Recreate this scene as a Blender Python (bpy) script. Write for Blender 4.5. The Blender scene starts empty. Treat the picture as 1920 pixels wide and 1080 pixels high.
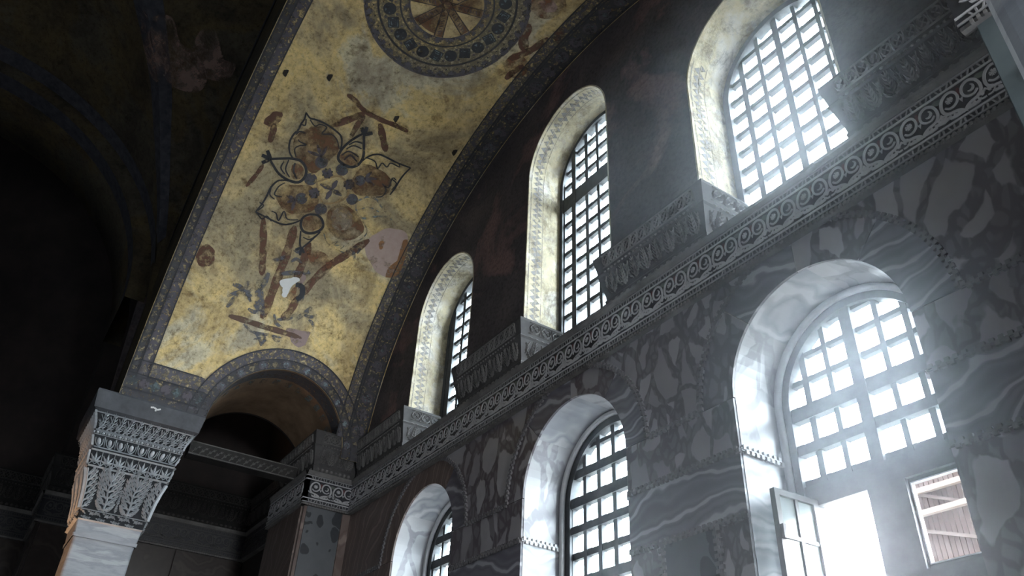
import bpy, math, random
from math import sin, cos, pi, sqrt, atan2
from mathutils import Vector, Matrix
from mathutils.geometry import tessellate_polygon
random.seed(7)
SC = bpy.context.scene
COL = SC.collection

# ------------------------------------------------------------------ camera
cam = bpy.data.objects.new('camera', bpy.data.cameras.new('camera'))
COL.objects.link(cam)
EX = Vector((.5558, -.4552, -.6956)); EY = Vector((.8303, .3462, .4368)); EZ = Vector((.0422, -.8205, .5701))
right = Vector((EX[0], EY[0], EZ[0])).normalized()
fwd = Vector((EX[2], EY[2], EZ[2])).normalized()
up = right.cross(fwd).normalized(); right = fwd.cross(up).normalized()
M4 = Matrix.Identity(4)
for i in range(3):
    M4[i][0] = right[i]; M4[i][1] = up[i]; M4[i][2] = -fwd[i]
CAMP = Vector((5.34, -4.0, 1.6))
M4.translation = CAMP
cam.matrix_world = M4
cam.data.sensor_width = 36; cam.data.lens = 36 * 1487 / 1920
cam.data.clip_start = .02; cam.data.clip_end = 300
SC.camera = cam

# ------------------------------------------------------------------ world, lights, exposure
SKY = 50.0
w = bpy.data.worlds.new('overcast_sky'); SC.world = w; w.use_nodes = True
bg = w.node_tree.nodes['Background']
bg.inputs[0].default_value = (.92, .96, 1.0, 1); bg.inputs[1].default_value = SKY
vs = SC.view_settings
vs.view_transform = 'Standard'; vs.look = 'None'; vs.gamma = 1; vs.use_curve_mapping = False
vs.exposure = 0.35
SC.cycles.max_bounces = 8; SC.cycles.diffuse_bounces = 4; SC.cycles.transparent_max_bounces = 16
SC.cycles.volume_bounces = 0
SC.cycles.sample_clamp_indirect = 4
SC.cycles.use_denoising = True
try:
    w.cycles.sampling_method = 'MANUAL'; w.cycles.sample_map_resolution = 64
except Exception: pass

def area(name, loc, target, sx, sy, power, color, portal=False, spread=pi):
    l = bpy.data.lights.new(name, 'AREA'); l.shape = 'RECTANGLE'; l.size = sx; l.size_y = sy
    l.energy = power; l.color = color; l.spread = spread
    if portal: l.cycles.is_portal = True
    o = bpy.data.objects.new(name, l); COL.objects.link(o)
    o.location = loc
    d = Vector(target) - Vector(loc)
    o.rotation_euler = d.to_track_quat('-Z', 'Y').to_euler()
    return o
for cx, z0, z1 in ((-2.68, 2.7, 4.95), (.08, 2.7, 4.95), (2.66, 2.7, 4.95), (-2.7, 5.8, 8.3), (-.02, 5.8, 9.1), (2.62, 5.8, 8.3)):
    area('window_daylight', (cx, .72, (z0 + z1) / 2), (cx, -1, (z0 + z1) / 2), 1.55, z1 - z0, 1, (1, 1, 1), portal=True)
area('window_daylight', (10.3, -1.55, 5.3), (0, -1.55, 5.3), 1.7, 5.4, 1, (1, 1, 1), portal=True)   # end window behind the viewer
# added fill light on the nave side, brightens the window wall
area('nave_fill', (6.5, -11.6, 5.0), (1.0, 0, 4.0), 6.0, 5.0, 180, (.80, .90, 1.0))
# warm lamp standing low in the nave, beyond the picture
def lamp_light():
    l = bpy.data.lights.new('nave_lamp', 'SPOT'); l.energy = 260; l.color = (1.0, .50, .20); l.spot_size = .56; l.spot_blend = .9
    l.shadow_soft_size = .12
    o = bpy.data.objects.new('nave_lamp', l); COL.objects.link(o); o.location = (-4.95, -5.0, 1.6)
    o.rotation_euler = (Vector((-5.55, -3.25, 4.3)) - o.location).to_track_quat('-Z', 'Y').to_euler()
lamp_light()

# ------------------------------------------------------------------ helpers
def tag(o, label=None, cat=None, group=None, kind=None):
    if label: o['label'] = label
    if cat: o['category'] = cat
    if group: o['group'] = group
    if kind: o['kind'] = kind
    return o

def empty(name, loc=(0, 0, 0), parent=None):
    o = bpy.data.objects.new(name, None); COL.objects.link(o); o.location = loc
    o.empty_display_size = .1
    if parent: o.parent = parent
    return o

def link(name, me, parent=None):
    o = bpy.data.objects.new(name, me); COL.objects.link(o)
    if parent: o.parent = parent
    return o

class MB:
    def __init__(s): s.v = []; s.f = []
    def add(s, vs_, fs_):
        b = len(s.v); s.v += [tuple(p) for p in vs_]; s.f += [tuple(b + i for i in f) for f in fs_]
    def box(s, x0, x1, y0, y1, z0, z1):
        s.add([(x0, y0, z0), (x1, y0, z0), (x1, y1, z0), (x0, y1, z0), (x0, y0, z1), (x1, y0, z1), (x1, y1, z1), (x0, y1, z1)],
              [(0, 3, 2, 1), (4, 5, 6, 7), (0, 1, 5, 4), (1, 2, 6, 5), (2, 3, 7, 6), (3, 0, 4, 7)])
    def slab(s, outer, holes, y0, y1, M=None):
        """polygon with holes in (x, z), given thickness y0..y1"""
        M = M or (lambda x, y, z: (x, y, z))
        loops = [outer] + list(holes)
        tris = tessellate_polygon([[Vector((p[0], p[1], 0)) for p in lp] for lp in loops])
        flat = [p for lp in loops for p in lp]; n = len(flat)
        vs_ = [M(p[0], y0, p[1]) for p in flat] + [M(p[0], y1, p[1]) for p in flat]
        fs_ = [tuple(t) for t in tris] + [tuple(n + i for i in reversed(t)) for t in tris]
        b = 0
        for lp in loops:
            k = len(lp)
            for i in range(k):
                j = (i + 1) % k
                fs_.append((b + i, b + j, n + b + j, n + b + i))
            b += k
        s.add(vs_, fs_)
    def grid(s, rows):
        """rows of equally long point lists -> quads"""
        m = len(rows[0]); vs_ = [p for r in rows for p in r]
        s.add(vs_, [(i * m + j, i * m + j + 1, (i + 1) * m + j + 1, (i + 1) * m + j) for i in range(len(rows) - 1) for j in range(m - 1)])
    def ribbon(s, pts, wid, M, h=.01, flat=False, base=0.):
        """strip along pts (u, v); wid one number or a list; M(u, v, n) -> point"""
        k = len(pts)
        if not isinstance(wid, (list, tuple)): wid = [wid] * k
        rows = []
        for i, (x, y) in enumerate(pts):
            a = pts[max(i - 1, 0)]; c = pts[min(i + 1, k - 1)]
            dx, dy = c[0] - a[0], c[1] - a[1]; L = sqrt(dx * dx + dy * dy) or 1
            nx, ny = -dy / L * wid[i] / 2, dx / L * wid[i] / 2
            if h == 0:
                rows.append([M(x + nx, y + ny, base), M(x - nx, y - ny, base)])
            elif flat:
                rows.append([M(x + nx, y + ny, base), M(x + nx, y + ny, base + h), M(x - nx, y - ny, base + h), M(x - nx, y - ny, base)])
            else:
                rows.append([M(x + nx, y + ny, base), M(x, y, base + h), M(x - nx, y - ny, base)])
        s.grid(rows)
    def fan(s, ring, M, h=.01, base=0.):
        k = len(ring); cx = sum(p[0] for p in ring) / k; cy = sum(p[1] for p in ring) / k
        if h == 0:
            r1 = [M(*p, base) for p in ring]; r2 = [M((p[0] + cx) / 2, (p[1] + cy) / 2, base) for p in ring]
            s.add(r1 + r2 + [M(cx, cy, base)], [(i, (i + 1) % k, k + (i + 1) % k, k + i) for i in range(k)] + [(k + i, k + (i + 1) % k, 2 * k) for i in range(k)])
        else:
            s.add([M(*p, base) for p in ring] + [M(*p, base + h) for p in ring] + [M(cx, cy, base + h)],
                  [(i, (i + 1) % k, k + (i + 1) % k, k + i) for i in range(k)] + [(k + i, k + (i + 1) % k, 2 * k) for i in range(k)])
    def dome(s, cu, cv, ru, rv, M, h, n=8, base=0.):
        r = [(cu + ru * cos(2 * pi * i / n), cv + rv * sin(2 * pi * i / n)) for i in range(n)]
        m = [(cu + .65 * ru * cos(2 * pi * i / n), cv + .65 * rv * sin(2 * pi * i / n)) for i in range(n)]
        s.add([M(*p, base) for p in r] + [M(*p, base + .75 * h) for p in m] + [M(cu, cv, base + h)],
              [(i, (i + 1) % n, n + (i + 1) % n, n + i) for i in range(n)] + [(n + i, n + (i + 1) % n, 2 * n) for i in range(n)])
    def mesh(s, name, mat, smooth=False):
        me = bpy.data.meshes.new(name); me.from_pydata(s.v, [], s.f); me.update()
        import bmesh
        bm = bmesh.new(); bm.from_mesh(me); bmesh.ops.recalc_face_normals(bm, faces=bm.faces); bm.to_mesh(me); bm.free()
        me.materials.append(mat)
        if smooth:
            for p in me.polygons: p.use_smooth = True
        return me
    def build(s, name, mat, parent=None, smooth=False):
        return link(name, s.mesh(name, mat, smooth), parent)

def catmull(p, n=5, closed=False):
    out = []; k = len(p)
    rng = range(k if closed else k - 1)
    for i in rng:
        g = (lambda j: p[j % k]) if closed else (lambda j: p[min(max(j, 0), k - 1)])
        a, b, c, d = g(i - 1), g(i), g(i + 1), g(i + 2)
        for q in range(n):
            t = q / n
            out.append(tuple(.5 * (2 * b[m] + (c[m] - a[m]) * t + (2 * a[m] - 5 * b[m] + 4 * c[m] - d[m]) * t * t + (3 * b[m] - a[m] - 3 * c[m] + d[m]) * t ** 3) for m in (0, 1)))
    if not closed: out.append(tuple(p[-1]))
    return out

def arch_loop(cx, z0, zs, r, n=28):
    """arched opening outline in (x, z), from bottom right, counter-clockwise"""
    return [(cx - r, z0), (cx + r, z0)] + [(cx + r * cos(pi * i / n), zs + r * sin(pi * i / n)) for i in range(n + 1)]

def arch_path(cx, z0, zs, r, n=28, m=10):
    """open path up the left jamb, round the arch and down the right jamb"""
    a = [(cx - r, z0 + (zs - z0) * i / m) for i in range(m)]
    a += [(cx - r * cos(pi * i / n), zs + r * sin(pi * i / n)) for i in range(n + 1)]
    a += [(cx + r, zs - (zs - z0) * i / m) for i in range(1, m + 1)]
    return a

def clip_convex(sub, clip):
    out = sub
    for i in range(len(clip)):
        a, b = clip[i], clip[(i + 1) % len(clip)]
        ins = lambda p: (b[0] - a[0]) * (p[1] - a[1]) - (b[1] - a[1]) * (p[0] - a[0]) >= -1e-9
        src, out = out, []
        for j in range(len(src)):
            p, q = src[j], src[(j + 1) % len(src)]
            pi_, qi = ins(p), ins(q)
            if pi_: out.append(p)
            if pi_ != qi:
                x1, y1, x2, y2 = *a, *b; x3, y3, x4, y4 = *p, *q
                d = (x1 - x2) * (y3 - y4) - (y1 - y2) * (x3 - x4)
                if abs(d) > 1e-12:
                    t = ((x1 - x3) * (y3 - y4) - (y1 - y3) * (x3 - x4)) / d
                    out.append((x1 + t * (x2 - x1), y1 + t * (y2 - y1)))
        if len(out) < 3: return []
    return out

# ------------------------------------------------------------------ materials
MATS = {}
class NT:
    def __init__(s, name, rough=.7):
        m = bpy.data.materials.new(name); m.use_nodes = True; s.m = m; s.t = m.node_tree; s.n = s.t.nodes; s.l = s.t.links
        s.b = s.n['Principled BSDF']; s.b.inputs['Roughness'].default_value = rough
        s.b.inputs['Specular IOR Level'].default_value = .3
        s.co = s.n.new('ShaderNodeTexCoord').outputs['Object']
        MATS[name] = m
    def noise(s, scale, detail=6, rough=.6, dist=0., vec=None):
        n = s.n.new('ShaderNodeTexNoise'); n.inputs['Scale'].default_value = scale; n.inputs['Detail'].default_value = detail
        n.inputs['Roughness'].default_value = rough; n.inputs['Distortion'].default_value = dist
        s.l.new(vec or s.co, n.inputs['Vector']); return n.outputs['Fac']
    def mapping(s, scale=(1, 1, 1), rot=(0, 0, 0), loc=(0, 0, 0), vec=None):
        n = s.n.new('ShaderNodeMapping'); n.inputs['Scale'].default_value = scale; n.inputs['Rotation'].default_value = rot; n.inputs['Location'].default_value = loc
        s.l.new(vec or s.co, n.inputs['Vector']); return n.outputs['Vector']
    def warp(s, vec, scale, amount):
        nz = s.n.new('ShaderNodeTexNoise'); nz.inputs['Scale'].default_value = scale; nz.inputs['Detail'].default_value = 3
        s.l.new(vec, nz.inputs['Vector'])
        a = s.n.new('ShaderNodeVectorMath'); a.operation = 'MULTIPLY_ADD'
        s.l.new(nz.outputs['Color'], a.inputs[0]); a.inputs[1].default_value = (amount,) * 3; s.l.new(vec, a.inputs[2])
        return a.outputs[0]
    def voro(s, scale, vec=None, feature='F1', out='Distance', rnd=1.):
        n = s.n.new('ShaderNodeTexVoronoi'); n.feature = feature; n.inputs['Scale'].default_value = scale; n.inputs['Randomness'].default_value = rnd
        s.l.new(vec or s.co, n.inputs['Vector']); return n.outputs[out]
    def ramp(s, fac, stops, interp='LINEAR'):
        n = s.n.new('ShaderNodeValToRGB'); n.color_ramp.interpolation = interp
        e = n.color_ramp.elements
        while len(e) < len(stops): e.new(.5)
        for k, (p, c) in zip(e, stops):
            k.position = p; k.color = (*c, 1) if len(c) == 3 else c
        s.l.new(fac, n.inputs['Fac']); return n.outputs['Color']
    def mix(s, fac, a, b, mode='MIX'):
        n = s.n.new('ShaderNodeMix'); n.data_type = 'RGBA'; n.blend_type = mode
        for sock, v in ((n.inputs[0], fac), (n.inputs[6], a), (n.inputs[7], b)):
            if isinstance(v, (int, float)): sock.default_value = v
            elif isinstance(v, tuple): sock.default_value = (*v, 1)
            else: s.l.new(v, sock)
        return n.outputs[2]
    def math(s, op, a, b=0.):
        n = s.n.new('ShaderNodeMath'); n.operation = op
        for sock, v in ((n.inputs[0], a), (n.inputs[1], b)):
            if isinstance(v, (int, float)): sock.default_value = v
            else: s.l.new(v, sock)
        return n.outputs[0]
    def color(s, c):
        if isinstance(c, tuple): s.b.inputs['Base Color'].default_value = (*c, 1)
        else: s.l.new(c, s.b.inputs['Base Color'])
        return s
    def bump(s, fac, strength=.3, dist=.02):
        n = s.n.new('ShaderNodeBump'); n.inputs['Strength'].default_value = strength; n.inputs['Distance'].default_value = dist
        s.l.new(fac, n.inputs['Height']); s.l.new(n.outputs['Normal'], s.b.inputs['Normal']); return s
    def alpha(s, fac):
        tr = s.n.new('ShaderNodeBsdfTransparent'); mx = s.n.new('ShaderNodeMixShader'); out = s.n['Material Output']
        s.l.new(fac, mx.inputs[0]); s.l.new(tr.outputs[0], mx.inputs[1]); s.l.new(s.b.outputs[0], mx.inputs[2])
        s.l.new(mx.outputs[0], out.inputs['Surface']); return s

def worn(name, col, col2=None, lo=.38, hi=.55, scale=9, amount=1.0):
    """paint on plaster, partly flaked away"""
    n = NT(name, .9); c2 = col2 or tuple(x * .7 for x in col)
    n.color(n.mix(n.noise(14), col, c2))
    n.alpha(n.ramp(n.noise(scale, 8, .7), [(lo, (0, 0, 0)), (hi, (amount,) * 3)]))
    return n.m

def breccia(name, frag, frag2, matrix, scale=3.2, rot=.5, seed=0., vein=(.5, .5, .5)):
    n = NT(name, .32); n.b.inputs['Specular IOR Level'].default_value = .35
    v = n.mapping((1, 1, .62), (0, rot, 0), (seed, seed * .7, seed * .3))
    v = n.warp(v, 3.5, .22)
    d = n.voro(scale, v, 'DISTANCE_TO_EDGE'); rc = n.voro(scale, v, 'F1', 'Color')
    sep = n.n.new('ShaderNodeSeparateColor'); n.l.new(rc, sep.inputs[0])
    thr = n.math('MULTIPLY', sep.outputs[0], .16)
    m = n.math('SUBTRACT', d, thr)
    mask = n.ramp(m, [(.03, (0, 0, 0)), (.06, (1, 1, 1))])
    fc = n.mix(n.noise(2.6, 8, .7, .8, v), frag, frag2)
    fc = n.mix(n.ramp(sep.outputs[1], [(.2, (0, 0, 0)), (.9, (1, 1, 1))]), fc, n.mix(.35, fc, matrix))
    v2 = n.warp(n.mapping((1, 1, .6), (0, -rot, 0), (seed + 3, 0, 1)), 3, .3)
    d2 = n.voro(scale * 3.1, v2, 'DISTANCE_TO_EDGE')
    small = n.ramp(d2, [(.10, (0, 0, 0)), (.2, (1, 1, 1))])
    mc = n.mix(n.math('MULTIPLY', small, .35), matrix, frag2)
    col = n.mix(mask, mc, fc)
    col = n.mix(n.ramp(n.noise(1.3, 4), [(.35, (0, 0, 0)), (.7, (.35, .35, .35))]), col, matrix)
    n.color(col); return n.m

def wavy(name, a, b, c, rot=.15, scale=1.7, seed=0., dist=9.):
    n = NT(name, .32); n.b.inputs['Specular IOR Level'].default_value = .35
    v = n.mapping((.8, 1, 1), (0, rot, 0), (seed, seed, seed * .37))
    v = n.warp(v, 1.7, .55)
    wv = n.n.new('ShaderNodeTexWave'); wv.bands_direction = 'Z'; wv.inputs['Scale'].default_value = scale; wv.inputs['Distortion'].default_value = dist * .25
    wv.inputs['Detail'].default_value = 3; wv.inputs['Detail Scale'].default_value = .9; wv.inputs['Detail Roughness'].default_value = .5
    n.l.new(v, wv.inputs['Vector'])
    col = n.ramp(wv.outputs['Fac'], [(.0, a), (.18, c), (.40, a), (.50, c), (.58, b), (.74, b), (.80, c), (.93, a), (1., c)])
    col = n.mix(n.math('MULTIPLY', n.noise(8, 8, .7), .4), col, a)
    n.color(col); return n.m

MB_DK = (.062, .056, .066); MB_LT = (.20, .20, .215); MB_MID = (.13, .125, .14)
BREC = [breccia('marble_breccia_%d' % i, (.29, .28, .29), (.20, .192, .203), (.066, .055, .062), 3.6 + .6 * (i % 3), .4 + .5 * i, 2.7 * i) for i in range(4)]
WAVY = [wavy('marble_wavy_%d' % i, (.075, .07, .085), (.27, .275, .29), (.12, .115, .13), .2 * i - .2, .75 + .12 * i, 4.1 * i) for i in range(3)]
BROWN = [wavy('marble_brown_%d' % i, (.085, .062, .055), (.19, .15, .135), (.12, .094, .085), 1.2 + .3 * i, 1.1, 7.7 * i + 1) for i in range(2)]
LINB = breccia('marble_reveal_breccia_lit', (.52, .53, .545), (.44, .45, .465), (.25, .25, .27), 3.2, .6, 9.)  # same marble as the wall, lightened: daylight on the reveals put into the colour
LINW = wavy('marble_reveal_wavy_lit', (.27, .285, .315), (.56, .57, .58), (.42, .43, .45), .3, .85, 5.5)  # wall marble again, its daylight mixed into the colour

def simple(name, c1, c2, scale=5, rough=.8, bump=0., bscale=20, detail=8):
    n = NT(name, rough); n.color(n.ramp(n.noise(scale, detail, .65), [(.32, c1), (.7, c2)]))
    if bump: n.bump(n.noise(bscale, 8, .7), bump, .02)
    return n.m
MOULD = simple('moulding_marble', (.085, .08, .085), (.14, .135, .14), 6)
RMOULD = simple('reveal_moulding_marble', (.42, .43, .45), (.58, .59, .60), 6)  # lit copy of the moulding marble, brightness put into the colour
SLATE = simple('inlay_black_marble', (.012, .013, .017), (.022, .023, .028), 4, .4)
INLAY3 = simple('inlay_shaded_marble', (.035, .035, .036), (.055, .053, .053), 7, .6)  # inlay darkened for the far bay, shade put into the colour
SHADEPL = simple('shaded_plaster', (.014, .012, .012), (.032, .025, .023), 1.2, .9, .3, 12)  # plaster of the far walls, their gloom painted into the colour
CARVED = simple('shaded_carving', (.025, .024, .024), (.055, .052, .05), 3, .85)  # far-bay copy of the carved marble, darkened in place of shade
CARVEDG = simple('shaded_carved_ground', (.010, .010, .010), (.02, .019, .019), 4, .95)  # ground of that carving, darkened likewise for the bay's shade
DIM = [wavy('marble_shaded_%d' % i, (.022, .017, .015), (.045, .036, .032), (.031, .024, .022), 1.2 + .4 * i, 1.1, 6.1 * i + 2) for i in range(2)]  # far-bay marble slabs, shade of the bay mixed into the colour
INLAY2 = simple('inlay_grey_marble', (.13, .13, .135), (.19, .19, .195), 7, .5)
INLAY = simple('inlay_white_marble', (.25, .25, .26), (.34, .34, .35), 7, .5)
PORPH = simple('inlay_porphyry', (.06, .018, .02), (.09, .03, .032), 12, .5)
GREENINL = simple('inlay_green_marble', (.06, .075, .065), (.09, .10, .09), 12, .5)
CARVE = simple('sooty_carved_marble', (.065, .062, .062), (.16, .155, .15), 3, .85, .4, 30)
CARVEG = simple('dark_carved_ground', (.030, .029, .030), (.07, .068, .068), 4, .95)  # ground of the carved band, darker than the relief
STONE = simple('capital_marble', (.38, .41, .44), (.54, .57, .60), 5, .7, .2, 40)
GRIMESHADE = simple('grimy_shaded_ground', (.016, .017, .019), (.03, .032, .036), 9, .95)  # dirt plus painted shade of deep drilling behind the shallow relief
ABAC = simple('abacus_marble', (.035, .037, .042), (.085, .09, .10), 3.5, .6, .2, 30)
n = NT('shaft_marble', .5)
_v = n.warp(n.mapping((.8, .8, 5.0), (.10, 0, 0)), 1.5, .25)
n.color(n.ramp(n.noise(1.4, 9, .62, .2, _v), [(.3, (.19, .205, .23)), (.45, (.27, .29, .315)), (.52, (.21, .225, .25)), (.6, (.33, .35, .37)), (.75, (.24, .26, .285))])); SHAFT = n.m
FRAME = simple('window_frame_dark', (.045, .05, .055), (.09, .095, .10), 8, .7)
FRAMEW = simple('casement_frame_dark', (.05, .055, .06), (.085, .09, .095), 8, .5)
DARKWOOD = simple('tie_beam_wood', (.012, .011, .011), (.03, .028, .027), 6, .8, .4, 30)
FLOORM = simple('floor_marble', (.48, .47, .46), (.60, .59, .58), 2, .4)
GROUND = simple('ground_outside', (.16, .16, .15), (.22, .21, .2), .6)

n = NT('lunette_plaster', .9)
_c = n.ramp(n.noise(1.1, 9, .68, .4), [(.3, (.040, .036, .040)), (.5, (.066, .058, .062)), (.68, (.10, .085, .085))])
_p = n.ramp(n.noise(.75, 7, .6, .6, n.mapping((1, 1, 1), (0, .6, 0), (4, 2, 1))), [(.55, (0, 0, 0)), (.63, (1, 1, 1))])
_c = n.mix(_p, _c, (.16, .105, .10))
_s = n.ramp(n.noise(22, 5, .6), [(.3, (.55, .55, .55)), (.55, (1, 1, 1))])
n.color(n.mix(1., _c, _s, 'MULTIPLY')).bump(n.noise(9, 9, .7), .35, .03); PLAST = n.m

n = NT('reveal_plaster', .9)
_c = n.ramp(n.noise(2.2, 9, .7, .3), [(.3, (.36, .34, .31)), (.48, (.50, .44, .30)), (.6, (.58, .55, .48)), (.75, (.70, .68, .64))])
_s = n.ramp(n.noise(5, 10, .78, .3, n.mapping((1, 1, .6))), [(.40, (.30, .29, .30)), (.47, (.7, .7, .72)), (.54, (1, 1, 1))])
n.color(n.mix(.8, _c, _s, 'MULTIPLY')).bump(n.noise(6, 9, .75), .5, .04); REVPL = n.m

def fresco(name, k=1.):
    n = NT(name, .92)
    a = n.ramp(n.noise(.55, 7, .62, .5), [(.38, (.24 * k, .205 * k, .135 * k)), (.45, (.39 * k, .315 * k, .175 * k)), (.50, (.45 * k, .35 * k, .165 * k)), (.56, (.39 * k, .355 * k, .255 * k)), (.64, (.27 * k, .235 * k, .17 * k))])
    b = n.ramp(n.noise(1.6, 8, .7, .6, n.mapping((1, 1, 1), (0, 0, 0), (7, 3, 5))), [(.40, (1.1, 1.08, 1.02)), (.49, (.96, .95, .94)), (.57, (.74, .72, .73)), (.66, (.52, .50, .50))])
    c = n.mix(1., a, b, 'MULTIPLY')
    sp = n.ramp(n.noise(16, 10, .8), [(.36, (.30, .27, .24)), (.47, (.85, .83, .80)), (.56, (1, 1, 1)), (.72, (1.2, 1.18, 1.12))])
    c = n.mix(.9, c, sp, 'MULTIPLY')
    dk = n.ramp(n.noise(3.1, 9, .75, .2, n.mapping((1, 1, 1), (.4, 0, 0), (1, 9, 2))), [(.55, (1, 1, 1)), (.66, (.42, .37, .33))])
    c = n.mix(1., c, dk, 'MULTIPLY')
    n.color(c).bump(n.noise(10, 9, .75), .5, .03)
    return n.m
FRESCO = fresco('fresco_ochre', 1.58)
NAVEF = fresco('fresco_nave_shaded', .12)  # nave copy of the ochre fresco, its shade put into the colour
SOFFIT = simple('soffit_fresco', (.10, .065, .04), (.24, .16, .10), 2.2, .9, .4, 12)
# paint colours of the frescoes
PAINT = dict(
    ink=worn('paint_black', (.022, .024, .028), (.05, .05, .055), .28, .42, 12),
    wash=worn('paint_blue_wash', (.07, .10, .11), (.16, .19, .19), .40, .58, 10, .9),
    pale=worn('paint_pale_blue', (.22, .27, .29), (.16, .20, .22), .42, .58, 11, .9),
    tan=worn('paint_tan', (.36, .26, .13), (.30, .2, .10), .3, .45),
    petal=worn('paint_violet_grey', (.075, .065, .075), (.11, .10, .11), .32, .5, 12),
    rust=worn('paint_rust', (.105, .056, .04), (.16, .085, .058), .33, .52, 9, .88),
    umber=worn('paint_umber', (.09, .055, .04), (.14, .09, .07), .34, .5, 7, .9),
    leaf=worn('paint_grey_leaf', (.095, .10, .115), (.15, .15, .16), .40, .56, 9, .85),
    brown=worn('paint_brown_fill', (.20, .105, .055), (.12, .065, .04), .34, .60, 5.5, .88),
    rustfill=worn('paint_rust_fill', (.24, .115, .06), (.16, .08, .05), .38, .6, 6, .8),
    tanlight=worn('paint_cream', (.46, .40, .30), (.38, .32, .24), .38, .6, 6, .9),
    white=simple('fresh_white_plaster', (.62, .62, .60), (.70, .70, .68), 8),
    pink=worn('pink_plaster', (.50, .40, .37), (.36, .25, .21), .26, .40, 5, .95),
    orange=worn('rust_plaster', (.30, .16, .07), (.22, .11, .06), .34, .5, 9, .9),
    pinkgrey=worn('pink_grey_plaster', (.33, .25, .24), (.26, .19, .18), .3, .5, 6, .9),
    hole=simple('putlog_hole', (.012, .010, .009), (.03, .026, .02), 9),
    band=worn('paint_band_grey', (.125, .118, .13), (.07, .066, .078), .36, .50, 22, .9),
    banddk=worn('paint_band_dark', (.035, .037, .046), (.085, .08, .082), .32, .46, 20, .92),
    bandoch=worn('paint_band_ochre', (.27, .225, .14), (.18, .155, .11), .40, .55, 26, .8),
    revtri=worn('paint_reveal_grey', (.20, .195, .205), (.24, .23, .23), .36, .52, 14, .85),
    revline=worn('paint_reveal_line', (.12, .115, .12), (.2, .19, .19), .38, .55, 14, .8),
)
NAVEBAND = simple('nave_painted_band', (.014, .016, .022), (.045, .046, .055), 9, .9)
NAVEPINK = worn('nave_bare_plaster', (.17, .115, .10), (.11, .075, .06), .40, .55, 3.4, .9)
def greenbrec():
    n = NT('green_breccia', .35)
    v = n.warp(n.mapping((1, 1, .7), (.5, .3, 0)), 4, .12)
    d = n.voro(6.5, v); c = n.voro(6.5, v, 'F1', 'Color')
    sep = n.n.new('ShaderNodeSeparateColor'); n.l.new(c, sep.inputs[0])
    r = n.math('SUBTRACT', n.math('MULTIPLY', sep.outputs[0], .74), n.math('MULTIPLY', d, 1.1))
    m = n.ramp(r, [(.02, (0, 0, 0)), (.05, (1, 1, 1))])
    n.color(n.mix(m, n.mix(n.noise(5), (.055, .061, .068), (.09, .095, .102)), n.mix(n.noise(18), (.016, .019, .022), (.035, .037, .042))))
    return n.m
GREENB = greenbrec()
GREENP = simple('green_marble', (.045, .062, .066), (.085, .105, .11), 2.5, .45)
PIERM = BROWN[0]

# ================================================================== structure
LOW = [(-2.68, 4.22, .71), (.08, 4.22, .735), (2.66, 4.22, .69)]
UPP = [(-2.72, 7.50, .735), (-.02, 8.32, .735), (2.62, 7.50, .71)]
ZL0 = 2.62; ZU0 = 5.62; DEP = .50; EXT = 1.0
YB = .62
wall = MB()
wall.slab([(-8.3, 0), (10, 0), (10, 5.56), (-8.3, 5.56)], [arch_loop(c, ZL0, zs, r + .02) for c, zs, r in LOW], .02, YB)
WALL = wall.build('wall_right', BROWN[1]); tag(WALL, 'tall marble-clad window wall below the carved cornice', 'wall', kind='structure')
lw = MB()
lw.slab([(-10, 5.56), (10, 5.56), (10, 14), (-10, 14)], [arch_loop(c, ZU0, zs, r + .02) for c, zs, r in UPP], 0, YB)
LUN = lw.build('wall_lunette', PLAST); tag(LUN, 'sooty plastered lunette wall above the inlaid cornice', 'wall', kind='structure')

# floor, roof over all, outer walls (all out of view)
fl = MB(); fl.box(-10, 10, -12.2, YB, -.2, 0); tag(fl.build('floor', FLOORM), 'pale marble floor below the picture', 'floor', kind='structure')
rf = MB(); rf.box(-10.2, 10.2, -12.4, YB, 14, 14.3); tag(rf.build('ceiling', PLAST), 'roof above all the vaults, hidden by them', 'roof', kind='structure')
nb = MB(); nb.box(-10.2, 10.2, -12.4, -12.2, 0, 14); tag(nb.build('wall_nave', PLAST), 'nave wall on the side opposite the windows', 'wall', kind='structure')
nb = MB(); nb.slab([(-12.2, 0), (YB, 0), (YB, 14), (-12.2, 14)], [arch_loop(-1.55, 2.7, 7.1, .8)], 0, .2, lambda a, b, z: (10 + b, a, z)); tag(nb.build('wall_near', PLAST), 'end wall behind the viewer', 'wall', kind='structure')

# ---- marble panels facing the wall
PANELS = []
def panel(poly, mat, holes=(), y0=0., parent=None, M=None):
    m = MB(); m.slab(poly, holes, y0, y0 + .022, M)
    o = m.build('marble_panel', mat, parent or WALL); PANELS.append(o); return o
XL, XR = -4.9, 4.45
edges = [XL] + [v for c, zs, r in LOW for v in (c - r, c + r)] + [XR]
segs = [(edges[i], edges[i + 1]) for i in range(0, 8, 2)]
G = .004
for k, (a, b) in enumerate(segs):
    a += G; b -= G
    panel([(a, 1.2), (b, 1.2), (b, 3.38 - G), (a, 3.38 - G)], (BROWN[0], BREC[1], BREC[2], BREC[3])[k])
    panel([(a, 3.38), (b, 3.38), (b, 3.83 - G), (a, 3.83 - G)], (BROWN[1], WAVY[0], WAVY[1], WAVY[2])[k])
    panel([(a, 3.83), (b, 3.83), (b, 4.22 - G), (a, 4.22 - G)], (BROWN[0], BREC[0], BREC[2], BREC[1])[k])
NA = 24
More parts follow.
